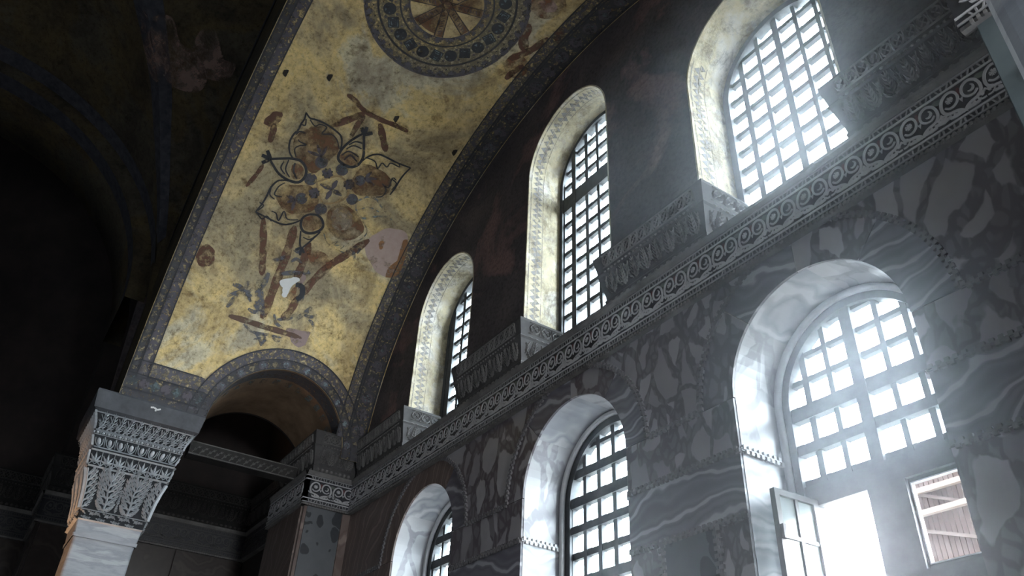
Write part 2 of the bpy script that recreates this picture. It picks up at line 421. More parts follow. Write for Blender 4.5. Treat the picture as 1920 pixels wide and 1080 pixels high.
for k, (c, zs, r) in enumerate(LOW):                      # book-matched pieces round each arch
    cuts = [0, .27, .5, .74, 1.]
    for q in range(4):
        a0, a1 = pi * cuts[q] + .004, pi * cuts[q + 1] - .004
        inn = [(c + r * cos(a0 + (a1 - a0) * i / 8), zs + r * sin(a0 + (a1 - a0) * i / 8)) for i in range(9)]
        out = [(c + EXT * cos(a0 + (a1 - a0) * i / 8), zs + EXT * sin(a0 + (a1 - a0) * i / 8)) for i in range(9)]
        panel(inn + out[::-1], ((WAVY[2], BREC[1], WAVY[0], BREC[3]) if k else (WAVY[0], BROWN[1], BROWN[0], BROWN[1]))[q])
ZT = 5.3
xs = [XL] + [c for c, zs, r in LOW] + [XR]
for k in range(4):                                        # spandrels between the arches
    a, b = xs[k], xs[k + 1]
    poly = []
    if k > 0: poly += [(a + .003 + (EXT + G) * sin(pi / 2 * i / 12), 4.22 + (EXT + G) * cos(pi / 2 * i / 12)) for i in range(13)]
    else: poly += [(a, 4.22)]
    if k < 3: poly += [(b - .003 - (EXT + G) * cos(pi / 2 * i / 12), 4.22 + (EXT + G) * sin(pi / 2 * i / 12)) for i in range(13)]
    else: poly += [(b, 4.22)]
    poly += [(b - .003, ZT), (a + .003, ZT)]
    panel(poly, (BROWN[0], BREC[0], BREC[2], BREC[3])[k])

# ---- mouldings with small alternating teeth
def moulding(path, nrm, mat, parent, name='dentil_moulding', wid=.034, proud=.02, pitch=.05):
    """path: 3D points; nrm: outward normal (one vector or a list)"""
    m = MB(); P = [Vector(p) for p in path]
    N = [Vector(q) for q in nrm] if isinstance(nrm, list) else [Vector(nrm)] * len(P)
    rows = []
    for i, p in enumerate(P):
        t = (P[min(i + 1, len(P) - 1)] - P[max(i - 1, 0)]).normalized(); s = t.cross(N[i]).normalized() * wid / 2
        rows.append([p + s * .6, p + s * .6 + N[i] * proud * .55, p - s * .6 + N[i] * proud * .55, p - s * .6])
    m.grid(rows)
    acc = 0.; k = 0
    for i in range(len(P) - 1):
        seg = P[i + 1] - P[i]; L = seg.length; t = seg / L; s = t.cross(N[i]).normalized()
        d = pitch / 2 - acc
        while d < L:
            c = P[i] + t * d; side = 1 if k % 2 else -1; k += 1
            a, b, e = t * pitch * .27, s * wid * .42, N[i] * proud
            c = c + s * side * wid * .33
            vs_ = [c + sa * a + sb * b + e * h for h in (0, 1) for sa, sb in ((-1, -1), (1, -1), (1, 1), (-1, 1))]
            m.add(vs_, [(4, 5, 6, 7), (0, 1, 5, 4), (1, 2, 6, 5), (2, 3, 7, 6), (3, 0, 4, 7)])
            d += pitch / 2
        acc = (acc + L) % (pitch / 2)
    o = m.build(name, mat, parent); o['kind'] = 'stuff'; return o
NY = (0, -1, 0)
for c, zs, r in LOW:
    moulding([(c + EXT * cos(pi * i / 40), 0, zs + EXT * sin(pi * i / 40)) for i in range(41)], NY, MOULD, WALL)
le = [XL] + [v for c, zs, r in LOW for v in (c - EXT, c + EXT)] + [XR]
for i in range(0, 8, 2):
    if le[i + 1] - le[i] > .05: moulding([(le[i], 0, 4.22), (le[i + 1], 0, 4.22)], NY, MOULD, WALL)
for a, b in segs:
    for z in (3.83, 3.38): moulding([(a, 0, z), (b, 0, z)], NY, MOULD, WALL)
for a, b, mt in ((1.17, 1.70, GREENP), (3.86, 4.40, GREENP), (-1.75, -1.2, GREENP)):          # framed panels low between the windows
    moulding([(a, -.003, 3.375), (a, -.003, 2.2)], NY, MOULD, WALL, wid=.045); moulding([(b, -.003, 3.375), (b, -.003, 2.2)], NY, MOULD, WALL, wid=.045)
    panel([(a + .02, 2.2), (b - .02, 2.2), (b - .02, 3.36), (a + .02, 3.36)], GREENB if a > 0 and a < 2 else mt, y0=-.012)

# ---- linings of the window openings
def lining(c, z0, zs, r, mat, name, parent, y0=0., y1=DEP, th=.018):
    m = MB(); P = arch_path(c, z0, zs, r)
    Q = arch_path(c, z0, zs, r + th)
    rows = [[(q[0], y0, q[1]), (p[0], y0, p[1])] + [(p[0], y0 + (y1 - y0) * i / 4, p[1]) for i in range(1, 5)] + [(q[0], y1, q[1])] for p, q in zip(P, Q)]
    m.grid(rows); return m.build(name, mat, parent)
def low_lining(c, zs, r):
    for z0, z1, mat in ((ZL0, 3.83, LINW), (3.83, None, None)):
        if z1:
            for sx in (-1, 1):
                m = MB(); x = c + sx * r
                m.slab([(.023, z0), (DEP, z0), (DEP, z1 - .004), (.023, z1 - .004)], (), 0, .018, lambda a, b, z, x=x, sx=sx: (x + sx * b, a, z))
                m.build('reveal_panel', mat, WALL)
    P = arch_path(c, 3.83, zs, r, 32, 3); Q = arch_path(c, 3.83, zs, r + .018, 32, 3)
    cut = [0, 11, 20, 27, len(P) - 1]
    for q in range(4):
        m = MB()
        m.grid([[(b[0], .023, b[1]), (a[0], .023, a[1]), (a[0], DEP, a[1]), (b[0], DEP, b[1])] for a, b in zip(P[cut[q]:cut[q + 1] + 1], Q[cut[q]:cut[q + 1] + 1])])
        m.build('reveal_panel', (LINB, LINW)[q % 2], WALL)
    for sx in (-1, 1):
        moulding([(c + sx * r, 0, 3.83), (c + sx * r, DEP - .04, 3.83)], (-sx, 0, 0), RMOULD, WALL, wid=.04, proud=.025)
    # roll moulding in front of the frame
    m = MB(); rows = []
    P = arch_path(c, ZL0, zs, r - .028, 32, 6)
    for i, p in enumerate(P):
        dx, dz = p[0] - c, max(p[1] - zs, 0); L = sqrt(dx * dx + dz * dz)
        rd = (dx / L, dz / L)
        rows.append([(p[0] + rd[0] * .028 * cos(a), DEP - .06 + .028 * sin(a), p[1] + rd[1] * .028 * cos(a)) for a in [2 * pi * j / 8 for j in range(9)]])
    m.grid(rows); m.build('roll_moulding', RMOULD, WALL, True)
for a in LOW: low_lining(*a)
for k, (c, zs, r) in enumerate(UPP):
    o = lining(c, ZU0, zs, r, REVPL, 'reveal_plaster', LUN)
    # painted border round the reveal: two lines and a row of triangles
    P = arch_path(c, 6.2, zs, r - .004, 30, 12); acc = [0.]
    for i in range(1, len(P)): acc.append(acc[-1] + sqrt((P[i][0] - P[i - 1][0]) ** 2 + (P[i][1] - P[i - 1][1]) ** 2))
    def RM(u, y, n, P=P, acc=acc):
        u = min(max(u, 0), acc[-1] - 1e-6); i = 0
        while acc[i + 1] < u: i += 1
        f = (u - acc[i]) / (acc[i + 1] - acc[i]); a, b = P[i], P[i + 1]
        return (a[0] + (b[0] - a[0]) * f, y, a[1] + (b[1] - a[1]) * f)
    T = acc[-1] * .62 if k != 2 else acc[-1] * .34
    ln = MB(); tr = MB(); bd = MB()
    U = [T * i / 60 for i in range(61)]
    ln.ribbon([(u, .135) for u in U], .010, RM, 0); ln.ribbon([(u, .215) for u in U], .008, RM, 0); ln.ribbon([(u, .035) for u in U], .012, RM, 0)
    q = 0
    while q * .085 < T - .09:
        u = q * .085
        tr.add([RM(u, .125, 0), RM(u + .08, .125, 0), RM(u + .04, .06, 0)], [(0, 1, 2)])
        tr.add([RM(u + .042, .145, 0), RM(u + .112, .145, 0), RM(u + .075, .205, 0)], [(0, 1, 2)])
        q += 1
    for mm, nm, mt in ((ln, 'painted_line', PAINT['revline']), (tr, 'painted_triangles', PAINT['revtri'])):
        d = mm.build(nm, mt, LUN); d['kind'] = 'stuff'

# ---- far pier, the bay beyond, near pier
def pier_box(name, x0, x1, y0, y1, z1, mat, label):
    m = MB(); m.box(x0, x1, y0, y1, 0, z1); o = m.build(name, mat); tag(o, label, 'pier', kind='structure'); return o
FP = pier_box('wall_pier', -6.3, -4.92, -.66, .02, 5.2, BROWN[1], 'far wall pier clad in brown and green marble beside the tie beam')
m = MB(); m.slab([(-.62, 1.2), (-.12, 1.2), (-.12, 5.17), (-.62, 5.17)], (), 0, .02, lambda a, b, z: (-4.92 + b, a, z)); m.build('marble_panel', GREENB, FP)
m = MB(); m.slab([(-.11, 1.2), (.0, 1.2), (.0, 5.17), (-.11, 5.17)], (), 0, .02, lambda a, b, z: (-4.92 + b, a, z)); m.build('marble_panel', BROWN[0], FP)
m = MB(); m.slab([(-6.28, 1.2), (-4.98, 1.2), (-4.98, 5.17), (-6.28, 5.17)], (), -.68, -.66); m.build('marble_panel', BROWN[0], FP)
NP = pier_box('wall_pier', 4.43, 6.4, -.66, .02, 5.2, GREENP, 'near wall pier clad in plain green marble at the right edge')
m = MB(); m.slab([(4.44, 1.0), (6.3, 1.0), (6.3, 5.17), (4.44, 5.17)], (), -.68, -.66); m.build('marble_panel', GREENP, NP)
m = MB()
for i in range(5):
    a = random.random() * 6; m.dome(4.62 + .05 * i - .02 * i * i * .5, 4.73 - .018 * i, .05, .035, lambda u, v, n_: (u, -.68 - n_, v), .035, 6)
m.build('broken_clamp', GRIMESHADE, NP)
# closing masonry above the far pier and behind the arch
BW = pier_box('wall_bay_side', -8.3, -6.3, -.4, .02, 14, SHADEPL, 'dark side wall of the bay beyond the far pier')
EW = pier_box('wall_far', -9.6, -8.3, -3.5, .02, 14, SHADEPL, 'dark end wall of the bay seen below the tie beam')
NE = pier_box('wall_nave_end', -10.2, -9.6, -12.3, -3.4, 14, SHADEPL, 'unlit nave end wall at the far left')
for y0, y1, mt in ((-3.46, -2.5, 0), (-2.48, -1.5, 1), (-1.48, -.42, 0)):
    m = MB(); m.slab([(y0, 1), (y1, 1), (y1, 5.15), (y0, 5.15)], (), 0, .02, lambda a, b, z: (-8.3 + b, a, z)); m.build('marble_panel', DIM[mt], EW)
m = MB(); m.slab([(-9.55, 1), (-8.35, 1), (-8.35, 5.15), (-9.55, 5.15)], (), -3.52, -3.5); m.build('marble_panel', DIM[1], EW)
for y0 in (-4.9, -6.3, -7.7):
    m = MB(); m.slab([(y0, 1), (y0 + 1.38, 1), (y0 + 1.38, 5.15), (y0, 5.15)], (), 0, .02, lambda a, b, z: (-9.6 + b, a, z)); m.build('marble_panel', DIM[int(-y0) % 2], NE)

# ---- the frescoed barrel vault, with the small arch cut through its far haunch
AX, BZ, CZ = 4.8, 4.04, 5.6
AC, AZ, AR = -1.27, 5.87, .95
YF, YW = -3.3, 0.
def vx(z): return -AX * sqrt(max(0, 1 - ((z - CZ) / BZ) ** 2))
def V(s, y, n=0.):
    t = s / 4.4; x, z = AX * sin(t), CZ + BZ * cos(t)
    nx, nz = -sin(t) / AX, -cos(t) / BZ; L = sqrt(nx * nx + nz * nz)
    return (x + nx / L * n, y, z + nz / L * n)
ZR = 7.4
va = MB()
tz = -math.acos((ZR - CZ) / BZ)                         # regular part above the small arch
va.grid([[V(4.4 * (tz + (pi / 2 - tz) * i / 90), YF + (YW - YF) * j / 24) for j in range(25)] for i in range(91)])
# lower part: rays from the arch to a rectangle
def rect_hit(a):
    dx, dz = cos(a), sin(a); best = 1e9
    for lim, d, o in ((YW, dx, AC), (YF, dx, AC), (ZR, dz, AZ)):
        if abs(d) > 1e-9:
            t = (lim - o) / d
            if t > 0: best = min(best, t)
    return (AC + dx * best, AZ + dz * best)
angs = sorted(set([pi * i / 48 for i in range(49)] + [atan2(ZR - AZ, YW - AC), atan2(ZR - AZ, YF - AC)]))
rows = []
for a in angs:
    p = (AC + AR * cos(a), AZ + AR * sin(a)); q = rect_hit(a)
    rows.append([(vx(p[1] + (q[1] - p[1]) * j / 8), p[0] + (q[0] - p[0]) * j / 8, p[1] + (q[1] - p[1]) * j / 8) for j in range(9)])
va.grid(rows)
VAULT = va.build('vault', FRESCO, None, True); tag(VAULT, 'ochre frescoed barrel vault above the windows', 'vault', kind='structure')
# soffit of the small arch
so = MB(); XB = -6.3
so.grid([[(vx(AZ + AR * sin(a)) + (XB - vx(AZ + AR * sin(a))) * j / 6, AC + AR * cos(a), AZ + AR * sin(a)) for j in range(7)] for a in [pi * i / 40 for i in range(41)]])
ARCH = so.build('arch_soffit', SOFFIT, VAULT, True)
bk = MB()   # back of that arch, to the bay beyond
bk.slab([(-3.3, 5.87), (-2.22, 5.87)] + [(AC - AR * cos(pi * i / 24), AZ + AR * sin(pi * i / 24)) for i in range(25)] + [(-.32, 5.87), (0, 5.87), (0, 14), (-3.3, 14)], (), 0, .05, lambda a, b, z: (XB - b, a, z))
tag(bk.build('wall_arch_back', SHADEPL), 'far face of the wall above the small arch', 'wall', kind='structure')

# ---- nave vault beyond the frescoed arch
def zg(x, y):
    zs = 3.6 * sqrt(max(0, 1 - (x / 5.6) ** 2))
    R = 3.2 + .4 * min(1, max(0, (5.8 - abs(x)) / 1.6))
    zw = R * sqrt(max(0, 1 - ((y + 6.65) / 3.3) ** 2))
    return 7.8 + max(zs, zw)
g = MB()
g.grid([[(-5.8 + 11.6 * i / 116, -10.0 + 6.7 * j / 80, zg(-5.8 + 11.6 * i / 116, -10 + 6.7 * j / 80)) for j in range(81)] for i in range(117)])
NV = g.build('vault_nave', NAVEF, None, True); tag(NV, 'unlit groin vault over the aisle at upper left', 'vault', kind='structure')
ap = MB()   # transverse arch of the nave
def arcN(r, n=40): return [(-6.65 + r * cos(pi * i / n), 7.8 + r * sin(pi * i / n)) for i in range(n + 1)]
o_, i_ = arcN(3.32), arcN(3.05)
ap.grid([[(-5.8, *o), (-5.8, *p), (-7.4, *p), (-7.4, *o)] for o, p in zip(o_, i_)])
TA = ap.build('transverse_arch', NAVEF, NV, True)
af = MB()
af.slab([(-3.3, 5.9)] + [(y, z) for y, z in arcN(3.25)[0:]] + [(-10, 5.9), (-12.2, 5.9), (-12.2, 14), (-3.3, 14)], (), 0, .2, lambda a, b, z: (-5.85 - b, a, z))
af.build('arch_wall', PLAST, NV)
# face of our arch toward the nave
fa = MB(); rows = []
for i in range(121):
    x = -5.8 + 11.6 * i / 120
    lo = CZ + BZ * sqrt(max(0, 1 - (x / AX) ** 2)) if abs(x) < AX * .9968 else 5.92
    rows.append([(x, YF, max(5.92, lo)), (x, YF, max(lo + .01, zg(x, YF) + .05))])
fa.grid(rows); fa.build('arch_face', NAVEF, VAULT)
# painted bands of the nave vault
def NM(x, y, n_): return (x, y, zg(x, y) - .012)
gb = MB(); pts = []
for i in range(30):
    x = -5.45 + 2.9 * i / 29
    v = 1 - (1 - (x / 5.6) ** 2) * (3.6 / (3.2 + .4 * min(1, max(0, (5.8 - abs(x)) / 1.6)))) ** 2
    pts.append((x, -6.65 + 3.3 * sqrt(max(0, v))))
for off, wd in ((0, .3),):
    gb.ribbon(pts, [.18 + .012 * i for i in range(30)], NM, .01)
gb.build('painted_band', NAVEBAND, NV)
bb = MB(); bb.ribbon([(-5.66, -9.8 + 6.4 * i / 60) for i in range(61)], .26, NM, .01); bb.build('painted_band', NAVEBAND, NV)
sb_ = MB(); sb_.grid([[(-5.86, -6.65 + 3.045 * cos(a), 7.8 + 3.045 * sin(a)), (-6.2, -6.65 + 3.045 * cos(a), 7.8 + 3.045 * sin(a))] for a in [pi * i / 40 for i in range(41)]])
sb_.build('painted_band', NAVEBAND, NV)
ab = MB()
ab.grid([[(x, YF - .012, zg(x, YF) - .02), (x, YF - .012, zg(x, YF) - .3)] for x in [-5.4 + 8 * i / 60 for i in range(61)]])
ab.build('painted_band', NAVEBAND, VAULT)
FX_LINES=[('ink',0.03,[(-2.036,-1.746),(-2.209,-1.852),(-2.379,-1.905),(-2.492,-1.89),(-2.536,-1.804),(-2.531,-1.69),(-2.457,-1.611),(-2.332,-1.604),(-2.21,-1.656),(-2.036,-1.746)]),('ink',0.04,[(-2.053,-1.731),(-1.983,-1.808)]),('ink',0.04,[(-2.053,-1.731),(-1.945,-1.748)]),('ink',0.04,[(-2.053,-1.731),(-1.986,-1.645)]),('ink',0.016,[(-2.329,-1.85),(-2.249,-1.786),(-2.243,-1.673)]),('ink',0.016,[(-2.267,-1.846),(-2.192,-1.792),(-2.171,-1.699)]),('ink',0.016,[(-2.433,-1.866),(-2.344,-1.807),(-2.359,-1.661)]),('ink',0.02,[(-2.478,-1.809),(-2.384,-1.764),(-2.427,-1.65)]),('ink',0.03,[(-2.873,-2.676),(-2.817,-2.57),(-2.749,-2.426),(-2.733,-2.3),(-2.805,-2.2),(-2.911,-2.174),(-3.008,-2.22),(-3.035,-2.342),(-3.007,-2.487),(-2.939,-2.593),(-2.873,-2.676)]),('ink',0.04,[(-2.868,-2.667),(-2.866,-2.786)]),('ink',0.04,[(-2.868,-2.667),(-2.962,-2.745)]),('ink',0.04,[(-2.868,-2.667),(-2.78,-2.749)]),('ink',0.016,[(-2.826,-2.501),(-2.921,-2.503),(-2.978,-2.423)]),('ink',0.016,[(-2.781,-2.455),(-2.915,-2.44),(-2.992,-2.35)]),('ink',0.02,[(-2.786,-2.365),(-2.892,-2.339),(-2.973,-2.258)]),('ink',0.03,[(-3.356,-1.906),(-3.43,-1.965),(-3.534,-1.954),(-3.604,-1.89),(-3.602,-1.798),(-3.54,-1.709),(-3.449,-1.667),(-3.361,-1.718),(-3.325,-1.804),(-3.356,-1.906)]),('ink',0.02,[(-3.616,-1.919),(-3.785,-1.859),(-3.839,-1.813)]),('ink',0.02,[(-3.523,-1.669),(-3.715,-1.749),(-3.839,-1.813)]),('ink',0.014,[(-3.686,-1.855),(-3.684,-1.763),(-3.6,-1.706)]),('ink',0.03,[(-3.829,-1.817),(-3.892,-1.883)]),('ink',0.03,[(-3.829,-1.817),(-3.941,-1.794)]),('ink',0.03,[(-3.829,-1.817),(-3.889,-1.757)]),('ink',0.02,[(-2.746,-2.405),(-2.681,-2.489),(-2.566,-2.541),(-2.449,-2.54),(-2.366,-2.513),(-2.273,-2.512),(-2.2,-2.503),(-2.116,-2.521)]),('ink',0.02,[(-2.116,-2.521),(-2.16,-2.446),(-2.148,-2.375),(-2.142,-2.246),(-2.165,-2.101),(-2.205,-1.991),(-2.297,-1.934),(-2.383,-1.914)]),('ink',0.015,[(-2.704,-2.391),(-2.614,-2.447),(-2.548,-2.407),(-2.504,-2.339),(-2.5,-2.429),(-2.48,-2.46)]),('ink',0.015,[(-2.178,-2.437),(-2.228,-2.348),(-2.178,-2.295),(-2.18,-2.205),(-2.283,-2.222),(-2.236,-2.111),(-2.276,-2.013),(-2.369,-1.933)]),('ink',0.015,[(-2.436,-2.513),(-2.377,-2.486),(-2.365,-2.415)]),('ink',0.015,[(-2.283,-2.508),(-2.271,-2.459),(-2.191,-2.486)]),('ink',0.02,[(-2.4,-1.593),(-2.286,-1.534),(-2.212,-1.432),(-2.206,-1.292),(-2.21,-1.145),(-2.196,-0.957)]),('ink',0.02,[(-2.196,-0.957),(-2.313,-0.99),(-2.421,-1.005),(-2.55,-1.01),(-2.659,-1.026)]),('ink',0.015,[(-2.324,-1.562),(-2.323,-1.432),(-2.397,-1.353),(-2.302,-1.336),(-2.324,-1.252),(-2.252,-1.231),(-2.251,-1.098),(-2.206,-1.135)]),('ink',0.015,[(-2.562,-1.199),(-2.62,-1.108),(-2.724,-1.115),(-2.77,-1.189)]),('ink',0.015,[(-2.447,-1.114),(-2.48,-1.022),(-2.589,-1.038)]),('ink',0.015,[(-2.562,-1.199),(-2.576,-1.094),(-2.432,-1.109),(-2.44,-1.044)]),('ink',0.02,[(-3.037,-2.319),(-3.085,-2.453),(-3.205,-2.511),(-3.348,-2.516),(-3.472,-2.53),(-3.604,-2.563)]),('ink',0.02,[(-3.604,-2.563),(-3.616,-2.426),(-3.628,-2.288),(-3.62,-2.157),(-3.551,-2.05),(-3.469,-1.971)]),('ink',0.015,[(-3.28,-2.335),(-3.288,-2.432),(-3.168,-2.428),(-3.086,-2.375)]),('ink',0.015,[(-3.205,-2.511),(-3.312,-2.487),(-3.347,-2.406)]),('ink',0.015,[(-3.513,-2.38),(-3.519,-2.311),(-3.598,-2.245),(-3.448,-2.229),(-3.533,-2.148),(-3.485,-2.01)]),('ink',0.015,[(-3.464,-2.566),(-3.484,-2.503),(-3.572,-2.543)]),('ink',0.015,[(-3.6,-2.553),(-3.662,-2.451),(-3.598,-2.411),(-3.644,-2.326)]),('wash',0.02,[(-3.517,-1.625),(-3.625,-1.53),(-3.667,-1.392),(-3.68,-1.242)]),('wash',0.02,[(-3.147,-1.221),(-3.262,-1.08),(-3.397,-1.103),(-3.482,-1.186)]),('wash',0.015,[(-3.621,-1.461),(-3.556,-1.394),(-3.625,-1.411),(-3.575,-1.289),(-3.648,-1.317)]),('pale',0.03,[(-2.956,-1.41),(-2.823,-1.307),(-2.801,-1.173),(-2.867,-1.041),(-2.98,-0.835)]),('pale',0.03,[(-2.956,-1.41),(-3.07,-1.331),(-3.118,-1.211),(-3.027,-1.06),(-2.956,-0.897)]),('pale',0.02,[(-3.003,-1.291),(-2.938,-1.202),(-2.947,-1.05)]),('tan',0.03,[(-2.907,-2.006),(-2.703,-1.746),(-2.919,-1.547),(-3.139,-1.796),(-2.907,-2.006)]),('petal',0.07,[(-2.919,-1.777),(-2.909,-1.948)]),('petal',0.07,[(-2.919,-1.777),(-2.775,-1.769)]),('petal',0.07,[(-2.919,-1.777),(-2.939,-1.62)]),('petal',0.07,[(-2.919,-1.777),(-3.075,-1.79)]),('petal',0.05,[(-2.565,-2.094),(-2.572,-2.285)]),('petal',0.05,[(-2.565,-2.094),(-2.443,-2.212)]),('petal',0.05,[(-2.565,-2.094),(-2.41,-2.094)]),('petal',0.05,[(-2.6,-1.444),(-2.47,-1.403)]),('petal',0.05,[(-2.6,-1.444),(-2.529,-1.289)]),('petal',0.05,[(-2.6,-1.444),(-2.627,-1.286)]),('petal',0.05,[(-3.24,-2.162),(-3.236,-2.288)]),('petal',0.05,[(-3.24,-2.162),(-3.321,-2.239)]),('petal',0.05,[(-3.24,-2.162),(-3.397,-2.139)]),('rust',0.09,[(-2.42,-2.81),(-2.522,-2.786),(-2.672,-2.763)]),('rust',0.06,[(-2.973,-2.719),(-3.15,-2.751),(-3.335,-2.803)]),('rust',0.1,[(-2.126,-2.143),(-1.946,-1.987),(-1.8,-1.859)]),('rust',0.07,[(-1.67,-2.172),(-1.699,-2.047),(-1.766,-1.877),(-1.778,-1.619),(-1.761,-1.442),(-1.762,-1.24)]),('rust',0.08,[(-1.822,-1.847),(-1.977,-1.869),(-2.171,-1.872)]),('rust',0.1,[(-1.83,-1.625),(-1.984,-1.495),(-2.141,-1.363)]),('rust',0.1,[(-3.636,-2.441),(-3.938,-2.319),(-4.174,-2.233),(-4.397,-2.162)]),('rust',0.13,[(-3.581,-2.017),(-3.922,-1.974),(-4.273,-1.953),(-4.714,-1.945),(-4.971,-1.951)]),('rust',0.12,[(-3.719,-1.737),(-4.072,-1.712),(-4.291,-1.725)]),('rust',0.11,[(-4.5,-1.603),(-4.722,-1.622),(-4.899,-1.699)]),('rust',0.12,[(-3.366,-0.992),(-3.662,-1.178),(-3.905,-1.347),(-4.271,-1.508),(-4.455,-1.539)]),('umber',0.09,[(-5.084,-2.374),(-5.074,-2.148),(-5.074,-1.915),(-5.063,-1.621),(-5.059,-1.338)]),('leaf',0.07,[(-4.833,-2.481),(-4.728,-2.367),(-4.707,-2.259),(-4.798,-2.11),(-4.946,-1.999)]),('leaf',0.07,[(-4.653,-2.47),(-4.648,-2.377),(-4.726,-2.253)]),('leaf',0.06,[(-4.533,-2.295),(-4.637,-2.295),(-4.744,-2.246)]),('leaf',0.06,[(-4.983,-2.437),(-4.888,-2.405),(-4.746,-2.361)]),('leaf',0.06,[(-4.904,-2.169),(-4.918,-2.067),(-4.859,-1.991)]),('leaf',0.05,[(-4.602,-2.202),(-4.701,-2.243),(-4.799,-2.168)]),('leaf',0.12,[(-4.465,-2.175),(-4.612,-2.12),(-4.791,-2.035),(-4.92,-1.93)]),('leaf',0.08,[(-4.327,-2.091),(-4.476,-2.093),(-4.612,-2.12)]),('leaf',0.06,[(-4.15,-2.121),(-4.091,-2.026),(-4.027,-1.972)]),('leaf',0.05,[(-4.072,-1.873),(-4.008,-1.819),(-4.035,-1.727)]),('leaf',0.07,[(-4.299,-1.963),(-4.219,-1.814),(-4.164,-1.674)]),('leaf',0.05,[(-3.894,-1.906),(-3.903,-1.822),(-3.827,-1.793)]),('leaf',0.05,[(-4.164,-1.674),(-4.148,-1.578),(-4.099,-1.619)]),('leaf',0.07,[(-4.911,-1.553),(-4.777,-1.48),(-4.635,-1.388),(-4.574,-1.37)]),('leaf',0.05,[(-4.716,-1.461),(-4.723,-1.334),(-4.661,-1.253)]),('leaf',0.05,[(-4.768,-1.339),(-4.805,-1.263),(-4.886,-1.244)]),('leaf',0.06,[(-4.919,-1.752),(-4.848,-1.616),(-4.752,-1.529)]),('leaf',0.05,[(-4.582,-1.593),(-4.518,-1.535),(-4.436,-1.546)]),('leaf',0.05,[(-5.006,-1.641),(-4.963,-1.756),(-4.857,-1.814)]),('leaf',0.05,[(-5.127,-2.149),(-5.189,-2.031),(-5.19,-1.914),(-5.165,-1.785),(-5.146,-1.613)]),('leaf',0.05,[(-5.19,-1.973),(-5.246,-1.895),(-5.351,-1.831)]),('leaf',0.05,[(-5.171,-1.862),(-5.259,-1.813),(-5.332,-1.838)]),('leaf',0.04,[(-5.299,-1.956),(-5.25,-1.875),(-5.26,-1.753)]),('leaf',0.04,[(-5.152,-1.75),(-5.209,-1.671),(-5.2,-1.614)]),('leaf',0.05,[(-3.64,-1.23),(-3.622,-1.132),(-3.726,-1.064)]),('leaf',0.04,[(-3.555,-1.183),(-3.529,-1.067),(-3.618,-1.069)]),('ink',0.06,[(-4.352,-1.691),(-4.349,-1.601),(-4.461,-1.557),(-4.554,-1.603)]),('rust',0.1,[(0.229,-0.469),(0.032,-0.509),(-0.114,-0.578),(-0.285,-0.69)]),('rust',0.13,[(0.258,-0.77),(0.042,-0.695),(-0.079,-0.575)]),('rust',0.09,[(-0.527,-0.546),(-0.419,-0.533),(-0.25,-0.476)]),('hole',0.09,[(-1.782,-2.989),(-1.76,-2.926)]),('hole',0.09,[(-1.587,-2.496),(-1.564,-2.433)]),('hole',0.09,[(-1.688,-1.504),(-1.665,-1.435)]),('hole',0.09,[(-1.75,-0.574),(-1.726,-0.501)])]  # fresco tables: shapes traced in image pixels, cast from the camera onto the vault
